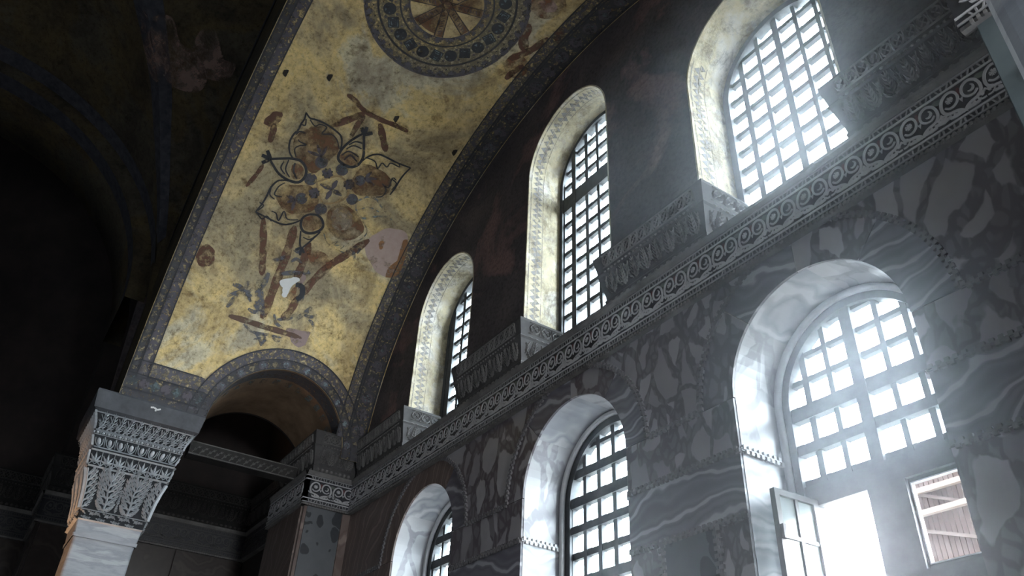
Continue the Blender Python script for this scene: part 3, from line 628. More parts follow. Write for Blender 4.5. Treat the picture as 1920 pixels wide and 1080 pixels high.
FX_POLY=[('brown',[(-2.714,-2.386),(-2.544,-2.496),(-2.396,-2.477),(-2.25,-2.37),(-2.19,-2.2),(-2.262,-2.008),(-2.416,-1.932),(-2.642,-2.005),(-2.829,-2.099),(-2.724,-2.282)]),('brown',[(-2.488,-1.572),(-2.412,-1.516),(-2.402,-1.283),(-2.467,-1.103),(-2.647,-1.057),(-2.769,-1.214),(-2.846,-1.44),(-2.74,-1.587)]),('brown',[(-3.339,-2.388),(-3.156,-2.4),(-3.061,-2.241),(-2.988,-2.026),(-3.194,-1.84),(-3.38,-1.987),(-3.442,-2.187)]),('brown',[(-3.204,-1.695),(-3.037,-1.538),(-3.135,-1.251),(-3.305,-1.122),(-3.478,-1.236),(-3.521,-1.457),(-3.397,-1.631)]),('rustfill',[(-3.461,-1.952),(-3.36,-1.858),(-3.369,-1.738),(-3.447,-1.691),(-3.554,-1.772),(-3.559,-1.898)]),('rustfill',[(-2.442,-1.885),(-2.354,-1.802),(-2.339,-1.671),(-2.438,-1.621),(-2.512,-1.7),(-2.517,-1.814)]),('rustfill',[(-2.823,-2.392),(-2.78,-2.301),(-2.837,-2.219),(-2.957,-2.221),(-2.979,-2.322)]),('rust',[(-2.424,-2.935),(-2.298,-2.885),(-2.256,-2.778),(-2.348,-2.757),(-2.474,-2.829),(-2.489,-2.907)]),('tanlight',[(-3.228,-1.638),(-3.095,-1.558),(-3.105,-1.41),(-3.261,-1.312),(-3.395,-1.395),(-3.384,-1.543)]),('white',[(-4.359,-1.9),(-4.283,-1.789),(-4.242,-1.7),(-4.287,-1.662),(-4.375,-1.723),(-4.498,-1.736),(-4.579,-1.756),(-4.559,-1.814),(-4.461,-1.837),(-4.427,-1.884)]),('rustfill',[(-4.573,-1.738),(-4.358,-1.679),(-4.555,-1.634)]),('pink',[(-3.399,-1.019),(-3.262,-0.955),(-3.127,-0.847),(-3.066,-0.679),(-3.084,-0.536),(-3.229,-0.451),(-3.444,-0.423),(-3.657,-0.389),(-3.774,-0.515),(-3.758,-0.701),(-3.633,-0.889),(-3.521,-0.995)]),('orange',[(-3.2,-0.544),(-3.206,-0.451),(-3.676,-0.38),(-3.782,-0.534),(-3.634,-0.558),(-3.486,-0.471)]),('orange',[(-3.353,-0.856),(-3.304,-0.792),(-3.405,-0.766),(-3.443,-0.803)]),('rustfill',[(-3.824,-1.733),(-3.775,-1.507),(-3.861,-1.345),(-4.0,-1.369),(-4.02,-1.528),(-3.956,-1.637)]),('pinkgrey',[(-4.987,-1.587),(-4.954,-1.375),(-4.934,-1.258),(-5.133,-1.271),(-5.201,-1.372),(-5.108,-1.505)]),('rust',[(-4.343,-3.035),(-4.251,-2.959),(-4.306,-2.846),(-4.473,-2.802),(-4.56,-2.918),(-4.5,-3.023)]),('pinkgrey',[(-4.166,-1.657),(-4.226,-1.591),(-4.416,-1.639)]),('rustfill',[(0.495,-0.948),(0.651,-0.871),(0.762,-0.676),(0.665,-0.555),(0.444,-0.624),(0.395,-0.787)]),('pink',[(0.56,-0.857),(0.674,-0.748),(0.594,-0.627),(0.506,-0.702)]),('rustfill',[(-0.356,-0.699),(-0.166,-0.658),(-0.188,-0.432),(-0.365,-0.39),(-0.478,-0.52)]),('rust',[(0.37,-0.463),(0.439,-0.415),(0.342,-0.306),(0.222,-0.329),(0.291,-0.429)])]
FX_DISC=[(-2.611,-1.772,0.085),(-2.905,-2.091,0.085),(-3.231,-1.795,0.085),(-2.933,-1.469,0.08),(-2.633,-2.062,0.085),(-2.647,-1.491,0.075),(-3.196,-2.091,0.08)]
FX_DIA=[(-2.738,-1.925,0.12),(-2.759,-1.601,0.12),(-3.059,-1.97,0.12)]
# bare plaster patches on the nave vault
for poly in ([(-3.84, -4.33), (-3.6, -4.6), (-3.3, -4.62), (-3.2, -4.4), (-3.45, -4.2), (-3.5, -3.95), (-3.72, -3.7), (-3.95, -3.75), (-4.0, -4.1)],
             [(-3.5, -4.0), (-3.2, -4.02), (-3.1, -3.85), (-3.4, -3.6), (-3.4, -3.42), (-3.65, -3.45), (-3.72, -3.75)],
             [(-4.1, -4.35), (-3.85, -4.6), (-3.5, -4.75), (-3.3, -4.75), (-3.5, -4.5), (-3.8, -4.2)]):
    m = MB(); m.fan(catmull(poly, 3, True), lambda x, y, n_: (x, y, zg(x, y) - .03), 0); m.build('bare_plaster_patch', NAVEPINK, NV)

# ================================================================== fresco on the vault
FXD = {}
def fx(kind):
    return FXD.setdefault(kind, MB())
LAYER = dict(brown=.004, tanlight=.005, rust=.007, umber=.007, rustfill=.008, leaf=.009, petal=.011, tan=.011, wash=.010, pale=.010, ink=.013, pink=.007, pinkgrey=.007, orange=.010, white=.011, hole=.008, band=.005, banddk=.007, bandoch=.009)
def vline(kind, wd, pts, smooth=True):
    p = catmull(pts, 4) if smooth and len(pts) > 2 else ([pts[0], ((pts[0][0] + pts[1][0]) / 2, (pts[0][1] + pts[1][1]) / 2), pts[1]] if len(pts) == 2 else pts)
    k = len(p)
    if kind == 'petal': wid = [wd * sin(pi * min(max((i + .35) / (k - .3), 0.05), .97)) for i in range(k)]
    elif kind in ('leaf',): wid = [wd * (.35 + .65 * sin(pi * (i + .5) / k)) for i in range(k)]
    elif kind in ('rust', 'umber'): wid = [wd * (.9 + .1 * sin(i * 1.7 + wd * 90)) * (.35 if i in (0, k - 1) else .8 if i in (1, k - 2) else 1) for i in range(k)]
    else: wid = [wd * (.75 + .25 * sin(pi * (i + .5) / k)) for i in range(k)]
    fx(kind).ribbon(p, wid, V, 0, base=LAYER[kind])
for kind, wd, pts in FX_LINES:
    if kind == 'hole': fx(kind).fan([((pts[0][0] + pts[1][0]) / 2 + .045 * (1 + .3 * sin(3 * a)) * cos(a), (pts[0][1] + pts[1][1]) / 2 + .04 * (1 + .3 * cos(2 * a)) * sin(a)) for a in [2 * pi * j / 12 for j in range(12)]], V, 0, base=.008)
    else: vline(kind, wd * (1.25 if kind == 'ink' else 1), pts)
for kind, pts in FX_POLY:
    q = catmull(pts, 3, True)
    q = [(a + random.uniform(-.008, .008), b + random.uniform(-.008, .008)) for a, b in q]
    fx(kind).fan(q, V, 0, base=LAYER[kind])
def ring(kind, cs, cy, r0, r1, n=72, a0=0, a1=2 * pi, base=None):
    fx(kind).grid([[V(cs + r * sin(a0 + (a1 - a0) * i / n), cy + r * cos(a0 + (a1 - a0) * i / n), base or LAYER[kind]) for r in (r0, (r0 + r1) / 2, r1)] for i in range(n + 1)])
def disc(kind, cs, cy, r, n=14, base=None):
    fx(kind).fan([(cs + r * sin(2 * pi * i / n), cy + r * cos(2 * pi * i / n)) for i in range(n)], V, 0, base=base or LAYER[kind])
def poly(kind, pts, base=None):
    k = len(pts); b = base or LAYER[kind]
    fx(kind).add([V(*p, b) for p in pts], [tuple(range(k))])
def rosette(cs, cy, r, fg='wash', bgk='petal', n=4, rot=.4):
    disc(bgk, cs, cy, r)
    for i in range(n):
        a = rot + 2 * pi * i / n; d = r * .52
        u = [(cs + d * sin(a + .0) * .35, cy + d * cos(a) * .35), (cs + d * 1.35 * sin(a + .36), cy + d * 1.35 * cos(a + .36)), (cs + d * 1.3 * sin(a), cy + d * 1.3 * cos(a)), (cs + d * 1.35 * sin(a - .36), cy + d * 1.35 * cos(a - .36))]
        poly(fg, u, .017)
for cs, cy, r in FX_DISC: rosette(cs, cy, r, 'wash', 'petal', 7)
for cs, cy, r in FX_DIA:
    r = .085
    poly('petal', [(cs - r, cy), (cs, cy - r), (cs + r, cy), (cs, cy + r)])
    for a, b in ((0, 0), (.045, .045), (-.045, .045), (.045, -.045), (-.045, -.045)): disc('ink', cs + a, cy + b, .014, 6, .016)
# the great medallion
MS, MY = -.063, -1.703
ring('bandoch', MS, MY, .43, .955); ring('ink', MS, MY, .785, .81); ring('ink', MS, MY, .53, .55); ring('petal', MS, MY, .935, .965)
ring('petal', MS, MY, .425, .44)
NB_ = 40
for i in range(NB_):
    a = 2 * pi * i / NB_; h = 2 * pi / NB_ / 2
    def pt(r, b): return (MS + r * sin(b), MY + r * cos(b))
    for r0, r1, hw in ((.915, .95, 1.0), (.89, .918, .72), (.868, .892, .4)):
        poly('band', [pt(r0, a - h * hw), pt(r1, a - h * hw), pt(r1, a + h * hw), pt(r0, a + h * hw)], .011)
    b = a + h
    poly('ink', [pt(.835, b), pt(.865, b - .022), pt(.858, b), pt(.865, b + .022)])
    if i % 2 == 0:
        for r0, r1, hw in ((.435, .462, 1.9), (.46, .485, 1.2), (.483, .505, .6)):
            poly('band', [pt(r0, a - h * hw), pt(r1, a - h * hw), pt(r1, a + h * hw), pt(r0, a + h * hw)], .011)
NR = 24
for i in range(NR):
    a = 2 * pi * i / NR + .1; cs, cy = MS + .667 * sin(a), MY + .667 * cos(a)
    if i % 2 == 0: rosette(cs, cy, .078, 'pale', 'ink', 4, a)
    else:
        ca, sa = cos(-a + .35), sin(-a + .35)
        rt = lambda u, v: (cs + u * ca - v * sa, cy + u * sa + v * ca)
        poly('ink', [rt(-.066, -.066), rt(.066, -.066), rt(.066, .066), rt(-.066, .066)])
        for seg in ([(-.05, -.05), (.05, -.05), (.05, .05), (-.05, .05), (-.05, -.025), (.025, -.025), (.025, .025), (-.022, .025)],):   # a small squared key
            q = [rt(*s_) for s_ in seg]
            for j in range(len(q) - 1): fx('pale').ribbon([q[j], q[j + 1]], .012, V, 0, base=.017)
    for rr in (.735, .598):
        b = a + pi / NR; poly('petal', [(MS + (rr - .02) * sin(b), MY + (rr - .02) * cos(b)), (MS + rr * sin(b - .03), MY + rr * cos(b - .03)), (MS + (rr + .015) * sin(b), MY + (rr + .015) * cos(b)), (MS + rr * sin(b + .03), MY + rr * cos(b + .03))])
disc('umber', MS, MY, .06)
for i in range(8):                                       # spokes
    a = 2 * pi * i / 8 + .3; d = (sin(a), cos(a)); e = (-d[1], d[0])
    q = lambda r, o: (MS + d[0] * r + e[0] * o, MY + d[1] * r + e[1] * o)
    poly('brown', [q(.04, -.045), q(.42, -.06), q(.42, .06), q(.04, .045)], .009)
    for o in (-.05, .05): fx('ink').ribbon([q(.05, o * .8), q(.42, o)], .009, V, 0, base=.013)
    for r in (.15, .22, .29, .36):
        fx('petal').ribbon([q(r - .02, -.02), q(r, .02)], .014, V, 0, base=.014); fx('petal').ribbon([q(r + .02, -.02), q(r + .02, .02)], .009, V, 0, base=.014)
for a0, a1 in ((.2, .9), (1.9, 2.5), (4.1, 4.9)):
    ring('brown', MS, MY, .14, .40, 10, a0, a1, .006)
# borders: along the wall, along the nave edge
SA = -6.86
def strip(kind, y0, y1, s0=-6.3, s1=3.2, n=110, base=None):
    fx(kind).grid([[V(s0 + (s1 - s0) * i / n, y0 + (y1 - y0) * j / 3, base or LAYER[kind]) for j in range(4)] for i in range(n + 1)])
strip('band', -.455, -.30); strip('banddk', -.30, -.015)
for y, wd in ((-.455, .016), (-.31, .02), (-.272, .012), (-.03, .03)): fx('ink').ribbon([(-6.3 + 9.5 * i / 110, y) for i in range(111)], wd, V, 0, base=.013)
s = -6.2; i = 0
while s < 3.1:
    for o in (0,): poly('bandoch', [(s, -.32), (s + .11, -.32), (s + .055, -.40)], .011); poly('bandoch', [(s + .055, -.44), (s + .165, -.44), (s + .11, -.385)], .011)
    if i % 2 == 0:
        if i % 4 == 0: rosette(s + .06, -.155, .085, 'wash', 'petal', 5)
        else: poly('petal', [(s - .045, -.155), (s + .06, -.255), (s + .165, -.155), (s + .06, -.055)], .011); disc('wash', s + .06, -.155, .03, 8, .016)
        poly('bandoch', [(s - .10, -.26), (s - .03, -.26), (s - .065, -.19)], .012); poly('bandoch', [(s - .10, -.05), (s - .03, -.05), (s - .065, -.11)], .012)
    s += .13; i += 1
strip('band', -3.19, -3.05); strip('banddk', -3.292, -3.19)
for y, wd in ((-3.05, .016), (-3.185, .016), (-3.28, .02)): fx('ink').ribbon([(-6.3 + 9.5 * i / 110, y) for i in range(111)], wd, V, 0, base=.013)
s = -6.2
while s < 3.1:
    poly('petal', [(s, -3.17), (s + .1, -3.17), (s + .05, -3.08)], .011); poly('bandoch', [(s + .0, -3.27), (s + .075, -3.27), (s + .037, -3.20)], .012); s += .13
# lower border over the capital and round the small arch
def ys(y, z, n_=0.):                                       # (y, z) on the far haunch
    return V(-4.4 * math.acos(min(1, max(-1, (z - CZ) / BZ))), y, n_)
def haunch(kind, rows, base=None):
    fx(kind).grid([[ys(y, z, base or LAYER[kind]) for y, z in r] for r in rows])
def abest(r, a): return (AC + r * cos(a), AZ + r * sin(a))
arcs = [pi * i / 44 for i in range(45)]
haunch('banddk', [[(-.33 + .33 * i / 4, 5.875 + .35 * j / 4) for j in range(5)] for i in range(5)], .006)
haunch('band', [[abest(r, a) for r in (1.075, 1.14, 1.21)] for a in arcs]); haunch('banddk', [[abest(r, a) for r in (.955, 1.01, 1.075)] for a in arcs], .006)
for r, wd in ((1.21, .018), (1.075, .016), (.96, .016)):
    haunch('ink', [[abest(r - wd / 2, a), abest(r + wd / 2, a)] for a in arcs], .012)
for i in range(17):
    a = pi * (.06 + .78 * i / 16); y, z = abest(1.012, a)
    if i % 2 == 0: fx('petal').fan([(y + .062 * cos(2 * pi * j / 10), z + .062 * sin(2 * pi * j / 10)) for j in range(10)], ys, 0, base=.012); fx('pale').fan([(y + .042 * cos(2 * pi * j / 6), z + .042 * sin(2 * pi * j / 6)) for j in range(6)], ys, 0, base=.016)
    else: fx('bandoch').fan([(y + .05 * cos(a), z + .05 * sin(a)), (y - .05 * sin(a), z + .05 * cos(a)), (y - .05 * cos(a), z - .05 * sin(a)), (y + .05 * sin(a), z - .05 * cos(a))], ys, 0, base=.012)
    y, z = abest(1.14, a + .03); fx('bandoch').fan([(y, z + .03), (y - .04, z - .02), (y + .04, z - .02)], ys, 0, base=.012)
def lb(z0, z1, y0=-3.295, y1=-2.30): return [[(y0 + (y1 - y0) * i / 16, z0 + (z1 - z0) * j / 3) for j in range(4)] for i in range(17)]
haunch('banddk', lb(5.875, 6.22, y1=-2.222), .005); haunch('band', lb(6.22, 6.40, y1=-2.38), .006)
for z, y1 in ((6.40, -2.42), (6.22, -2.33), (6.02, -2.26)): haunch('ink', [[(-3.28 + (y1 + 3.28) * i / 16, z - .008), (-3.28 + (y1 + 3.28) * i / 16, z + .008)] for i in range(17)], .012)
for i in range(7):
    y = -3.2 + .135 * i; z = 6.12
    if i % 2: fx('petal').fan([(y + .065 * cos(2 * pi * j / 10), z + .065 * sin(2 * pi * j / 10)) for j in range(10)], ys, 0, base=.012)
    else: fx('wash').fan([(y + .07, z), (y, z + .07), (y - .07, z), (y, z - .07)], ys, 0, base=.012)
    fx('bandoch').fan([(y + .02, 6.27), (y + .07, 6.36), (y + .12, 6.27)], ys, 0, base=.012)
NAMES = dict(ink='painted_black_outline', wash='painted_blue_detail', pale='painted_pale_detail', tan='painted_tan_frame', petal='painted_violet_petals', rust='painted_rust_strokes', umber='painted_umber_stroke', leaf='painted_grey_leaves', brown='painted_brown_ground', rustfill='painted_rust_fill', tanlight='painted_cream_patch', white='white_plaster_patch', pink='bare_pink_plaster', orange='rusty_plaster', pinkgrey='grey_pink_plaster', hole='putlog_holes', band='painted_grey_border', banddk='painted_dark_border', bandoch='painted_ochre_border')
for kind, m in FXD.items():
    o = m.build(NAMES[kind], PAINT[kind], VAULT); o['kind'] = 'stuff'
# decorated rings inside the small arch
m = MB(); m.grid([[(vx(AZ + AR * sin(a)) - x, AC + (AR - .006) * cos(a), AZ + (AR - .006) * sin(a)) for x in (.03, .16, .30)] for a in [pi * (.03 + .9 * i / 40) for i in range(41)]]); m.build('painted_dark_border', PAINT['banddk'], VAULT)
m = MB()
for i in range(15):
    a = pi * (.06 + .84 * i / 14); x = vx(AZ + AR * sin(a)) - .42
    m.grid([[(x + .08 * du, AC + (AR - .008) * cos(a + .045 * dv), AZ + (AR - .008) * sin(a + .045 * dv)) for du in (-1, 1)] for dv in (-1, 1)])
o = m.build('painted_violet_petals', PAINT['wash'], VAULT); o['kind'] = 'stuff'
# ================================================================== inlaid cornice
UL = .277; Z0, Z1 = 5.18, 5.56; SB, ST = 5.245, 5.495        # scroll field
PR = .06
# unit meshes, local: x along, z up, -y outward; x in 0..UL
def UM_(u, v, n_): return (u, -n_, v)
def unit_meshes():
    H = ST - SB; D = {}
    P = lambda a, b: (a * UL, SB + .012 + b * (H - .024))
    vine = MB()
    for sx in (1, -1):
        f = lambda a, b: P(.5 + sx * (a - .5), b)
        path = [f(*p) for p in ((.5, .02), (.44, .14), (.33, .22), (.16, .27), (.07, .40), (.055, .62), (.12, .84), (.25, .95), (.38, .90), (.445, .74), (.43, .56), (.34, .44), (.22, .42), (.13, .52))]
        pp = catmull(path, 4); k = len(pp)
        vine.ribbon(pp, [.019 * (1.15 - .45 * i / k) for i in range(k)], UM_, .007, True)
        vine.ribbon(catmull([f(.20, .26), f(.08, .26), f(-.02, .36)], 3), .011, UM_, .007, True)
    c = P(.735, .68)                                          # crescent in the second ring
    vine.ribbon([(c[0] + .022 * cos(a), c[1] + .024 * sin(a)) for a in [-2.4 + 3.6 * j / 8 for j in range(9)]], [.004 + .012 * sin(pi * j / 8) for j in range(9)], UM_, .0075, True)
    D['scroll_vine'] = (vine.mesh('scroll_vine', INLAY), 1)
    lz = MB()
    lz.fan([P(.455, .80), P(.5, .62), P(.545, .80), P(.53, .92), P(.47, .92)], UM_, .006); D['inlay_drop'] = (lz.mesh('inlay_drop', PORPH), 1)
    cy = MB()
    cy.fan([P(.44, .58), P(.5, .40), P(.56, .58), P(.5, .52)], UM_, .007); D['calyx'] = (cy.mesh('calyx', INLAY), 1)
    rs = MB()
    for i in range(7):
        a = 2 * pi * i / 7; c = P(.265, .68)
        rs.ribbon([c, (c[0] + .024 * cos(a), c[1] + .026 * sin(a))], [.003, .014], UM_, .0075, True)
    D['rosette'] = (rs.mesh('rosette', INLAY), 1)
    lf = MB()
    for sx in (1, -1):
        f = lambda a, b: P(.5 + sx * (a - .5), b)
        lf.fan([f(.52, .03), f(.62, .17), f(.64, .10), f(.74, .20), f(.76, .11), f(.88, .16), f(.84, .05), f(.7, .02)], UM_, .007)
    D['acanthus_leaf'] = (lf.mesh('acanthus_leaf', INLAY), 1)
    pf = MB()
    for i in range(5):
        a = pi * (.15 + .7 * i / 4); c = P(0, .06); L = .075 if i == 2 else .062
        pf.ribbon([c, (c[0] + .6 * L * cos(a), c[1] + .6 * L * sin(a)), (c[0] + L * cos(a), c[1] + L * sin(a))], [.006, .021, .008], UM_, .007, True)
    D['palmette'] = (pf.mesh('palmette', INLAY), 0)
    cu = MB()
    for sx in (1, -1):
        c = P(0, .0)
        cu.ribbon([(c[0] + sx * a, c[1] + b) for a, b in catmull([(.004, .02), (.03, .02), (.05, .04), (.045, .07), (.02, .075), (.018, .052), (.03, .05)], 3)], .011, UM_, .007, True)
    D['curl'] = (cu.mesh('curl', INLAY), 2)
    ol = MB(); ol.fan([P(-.12, .90), P(-.04, .97), P(.10, .92), P(.12, .80), P(.03, .76), P(-.08, .82)], UM_, .006); D['inlay_leaf'] = (ol.mesh('inlay_leaf', GREENINL), 1)
    tb = MB()
    for zb, zt in ((Z0 + .012, SB - .014), (ST + .014, Z1 - .012)):
        for i in range(4):
            u0 = UL * (i + .5) / 4; w_ = UL / 4; zc = (zb + zt) / 2; hh = (zt - zb) / 2
            sg = 1 if i % 2 else -1
            tb.ribbon([(u0 - sg * w_ * .12 - w_ * .22, zc - hh * .9), (u0 + sg * w_ * .12 - w_ * .22, zc + hh * .9)], .010, UM_, .006, True)
            for dz in (-.5, .1, .6): tb.fan([(u0 + w_ * .2 + .007 * cos(2 * pi * j / 5), zc + dz * hh + .007 * sin(2 * pi * j / 5)) for j in range(5)], UM_, .006)
    D['bead_row'] = (tb.mesh('bead_row', INLAY2), 1)
    return D
UNITS = unit_meshes()
FR = empty('trim_1'); tag(FR, 'black cornice inlaid with white marble scrolls along the window wall', 'cornice', kind='structure')
FR2 = empty('trim_2'); tag(FR2, 'dim inlaid cornice on the walls of the far bay', 'cornice', kind='structure')
FR3 = empty('trim_3'); tag(FR3, 'inlaid cornice fragment on the near pier at top right', 'cornice', kind='structure')
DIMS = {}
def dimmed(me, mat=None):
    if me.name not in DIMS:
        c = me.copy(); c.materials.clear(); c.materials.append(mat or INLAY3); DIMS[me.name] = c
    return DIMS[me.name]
def frieze_run(p0, p1, par, units=True, lip=True, ext0=0., ext1=0., dim=False):
    """p0 -> p1 (x, y) of the wall face; outward is to the right of travel turned by -90 deg"""
    d = Vector((p1[0] - p0[0], p1[1] - p0[1], 0)); L = d.length; d /= L
    ang = atan2(d.y, d.x); R_ = Matrix.Rotation(ang, 4, 'Z'); T = Matrix.Translation((p0[0], p0[1], 0))
    M = T @ R_
    b = MB(); b.box(-ext0, L + ext1, -PR, .0, Z0, Z1); o = b.build('cornice_body', SLATE, par); o.matrix_local = M
    for z, h in ((Z0 + .003, .012), (SB - .012, .014), (ST, .014), (Z1 - .013, .012)):
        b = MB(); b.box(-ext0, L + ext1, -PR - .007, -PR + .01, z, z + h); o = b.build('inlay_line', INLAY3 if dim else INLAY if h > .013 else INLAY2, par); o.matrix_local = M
    b = MB(); prof = [(-PR, Z1), (-PR - .012, Z1 + .002), (-PR - .03, Z1 + .03), (-PR - .034, Z1 + .055), (.0, Z1 + .06)]
    b.grid([[(x, y, z) for y, z in prof] for x in (-ext0, L + ext1)]); o = b.build('cornice_lip', CARVE, par); o.matrix_local = M
    nt = int(L / .035); b = MB()
    b.box(-ext0, L + ext1, -PR + .01, 0, Z0 - .028, Z0)
    for i in range(nt): b.box(L * i / nt, L * i / nt + .018, -PR - .004, -PR + .012, Z0 - .03, Z0 - .004)
    o = b.build('dentil_row', CARVE, par); o['kind'] = 'stuff'; o.matrix_local = M
    if units:
        nu = max(1, round(L / UL)); sx = L / nu / UL
        for i in range(nu):
            for nm, (me, mode) in UNITS.items():
                if mode == 0 and i % 2 or mode == 2 and i % 2 == 0: continue
                if mode != 1 and i == 0: continue
                if nm == 'inlay_leaf' and i == 0: continue
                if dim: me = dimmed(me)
                q = link(nm, me, par); q.matrix_local = M @ Matrix.Translation((i * UL * sx, -PR, 0)) @ Matrix.Diagonal((sx, 1, 1, 1))
                if nm == 'bead_row': q['kind'] = 'stuff'
frieze_run((-4.86, 0), (4.45, 0), FR)
frieze_run((-4.92, -.66), (-4.92, 0), FR, ext0=PR, ext1=-PR)
frieze_run((-6.3, -.66), (-4.92, -.66), FR, ext1=PR)
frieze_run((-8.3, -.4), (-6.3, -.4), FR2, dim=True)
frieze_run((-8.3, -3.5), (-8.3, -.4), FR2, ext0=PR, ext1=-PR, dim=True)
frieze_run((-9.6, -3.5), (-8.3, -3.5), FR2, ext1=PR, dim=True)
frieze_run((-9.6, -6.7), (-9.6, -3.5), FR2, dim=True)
frieze_run((4.43, -.66), (6.37, -.66), FR3, ext0=PR)

# ================================================================== sooty carved band under the upper windows
def frond(m, M, p0, ang, L, wd, curl, n, h, side=.62, fl=.42, taper=.5):
    pts = []; x, y = p0; k = 7; a = ang
    for i in range(k + 1):
        pts.append((x, y)); x += L / k * cos(a); y += L / k * sin(a); a += curl / k
    m.ribbon(pts, [wd * (1 - taper * i / k) for i in range(k + 1)], M, h)
    for j in range(n):
        f = (j + .6) / n; i = min(int(f * k), k - 1); t = f * k - i
        bx, by = pts[i][0] + (pts[i + 1][0] - pts[i][0]) * t, pts[i][1] + (pts[i + 1][1] - pts[i][1]) * t
        aa = ang + curl * f; l = L * fl * (1 - .55 * f)
        for sg in (1, -1):
            b = aa + sg * side; e = b - sg * .45
            q = [(bx, by), (bx + .5 * l * cos(b), by + .5 * l * sin(b)), (bx + .5 * l * cos(b) + .5 * l * cos(e), by + .5 * l * sin(b) + .5 * l * sin(e))]
            m.ribbon(q, [wd * .55, wd * .75, wd * .12], M, h * .85)
    e = (pts[-1][0] + L * .16 * cos(a), pts[-1][1] + L * .16 * sin(a))
    m.ribbon([pts[-1], e], [wd * .6, wd * .1], M, h * .8)
CB0, CB1 = 5.615, 6.19
CBP = [(5.615, .03), (5.70, .045), (5.72, .035), (5.76, .04), (5.96, .085), (5.98, .10), (6.0, .09), (6.03, .095), (6.16, .12), (6.19, .12)]
def cbn(z):
    for (a, p), (b, q) in zip(CBP, CBP[1:]):
        if a <= z <= b: return p + (q - p) * (z - a) / (b - a)
    return CBP[-1][1] if z > 6 else CBP[0][1]
def CM(u, v, n_): return (u, -cbn(v) - n_, v)
CU = .30
cm = MB()
for c_ in (.075, .225):
    frond(cm, CM, (c_, 5.755), pi / 2, .175, .018, 0, 5, .011, .75, .5)
    for sg in (1, -1):
        frond(cm, CM, (c_ + sg * .012, 5.75), pi / 2 - sg * .95, .085, .015, sg * .8, 3, .010)
        frond(cm, CM, (c_ + sg * .075, 5.80), pi / 2 + sg * .35, .11, .014, -sg * .8, 3, .010)
        cm.ribbon(catmull([(c_ + sg * .01, 5.765), (c_ + sg * .055, 5.80), (c_ + sg * .068, 5.87), (c_ + sg * .05, 5.94)], 3), .009, CM, .010)
ACAN = cm.mesh('acanthus_relief', CARVE)
cm = MB()
for i in range(3):
    u = .05 + .1 * i
    cm.ribbon([(u + .04 * cos(2 * pi * j / 10), 6.095 + .05 * sin(2 * pi * j / 10)) for j in range(11)], .016, CM, .014)
    for j in range(4): cm.ribbon([(u, 6.095), (u + .032 * cos(pi / 4 + pi * j / 2), 6.095 + .036 * sin(pi / 4 + pi * j / 2))], [.006, .013], CM, .011)
    cm.ribbon([(u + .05, 6.04), (u + .05, 6.15)], .012, CM, .011)
for z, wd in ((6.035, .014), (6.158, .014)): cm.ribbon([(CU * i / 6, z) for i in range(7)], wd, CM, .012)
LATT = cm.mesh('lattice_relief', CARVE)
cm = MB()
for i in range(6): cm.dome(.025 + .05 * i, 5.985, .018, .012, CM, .014, 6)
for i in range(4): cm.dome(.0375 + .075 * i, 5.66, .028, .026, CM, .016, 6)
BEADS = cm.mesh('bead_relief', CARVE)
CBN = 0
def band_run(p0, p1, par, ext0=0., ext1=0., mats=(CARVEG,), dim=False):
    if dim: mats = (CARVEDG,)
    d = Vector((p1[0] - p0[0], p1[1] - p0[1], 0)); L = d.length; d /= L
    M = Matrix.Translation((p0[0], p0[1], 0)) @ Matrix.Rotation(atan2(d.y, d.x), 4, 'Z')
    b = MB()
    rows = [[(x, 0, CB0)] + [(x + e * p, -p, z) for z, p in CBP] + [(x, 0, CB1)] for x, e in ((0, -ext0), (L, ext1))]
    b.grid(rows); b.add(rows[0], [tuple(range(len(rows[0])))]); b.add(rows[1], [tuple(range(len(rows[1])))])
    o = b.build('carved_ground', mats[0], par); o.matrix_local = M
    nu = max(1, round(L / CU)); sx = L / nu / CU
    for i in range(nu):
        for nm, me in (('acanthus_relief', ACAN), ('lattice_relief', LATT), ('bead_relief', BEADS)):
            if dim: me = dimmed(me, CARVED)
            q = link(nm, me, par); q.matrix_local = M @ Matrix.Translation((i * CU * sx, 0, 0)) @ Matrix.Diagonal((sx, 1, 1, 1))
            if nm == 'bead_relief': q['kind'] = 'stuff'
BLK = [3]
def block(label):
    BLK[0] += 1; o = empty('trim_%d' % BLK[0]); tag(o, label, 'carving', kind='structure'); return o
ue = [-4.86] + [v for c, zs, r in UPP for v in (c - r, c + r)] + [4.43]
LBL = ['sooty carved marble block between the far pier and the smallest upper window', 'sooty carved marble block between the smallest and the middle upper windows',
       'sooty carved marble block between the middle and the right upper windows', 'sooty carved marble block right of the right upper window']
for k in range(4):
    a, b = ue[2 * k], ue[2 * k + 1]; P_ = block(LBL[k])
    if k < 3:
        band_run((a + (.05 if k == 0 else 0), 0), (b, 0), P_, ext0=0 if k == 0 else 1, ext1=1)
        band_run((b, 0), (b, DEP - .06), P_, ext0=1)           # turns into the reveal
    else: band_run((a, 0), (b, 0), P_, ext0=1)
    if k > 0: band_run((a, DEP - .06), (a, 0), P_, ext1=1)
P_ = empty('trim_8'); tag(P_, 'stepped carved impost block on top of the far wall pier', 'carving', kind='structure')
band_run((-4.9, -.62), (-4.9, -.1), P_, ext0=1); band_run((-6.2, -.62), (-4.9, -.62), P_, ext1=1)
b = MB(); b.box(-6.2, -4.9, -.62, -.0, 5.6, 6.15); b.build('impost_core', CARVEG, P_)
P_ = empty('trim_9'); tag(P_, 'unlit carved block course above the cornice of the far bay', 'carving', kind='structure')
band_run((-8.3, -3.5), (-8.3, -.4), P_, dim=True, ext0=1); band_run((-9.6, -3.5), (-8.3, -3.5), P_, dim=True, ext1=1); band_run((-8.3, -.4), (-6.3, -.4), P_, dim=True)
P_ = empty('trim_10'); tag(P_, 'unlit carved block course on the nave end wall', 'carving', kind='structure')
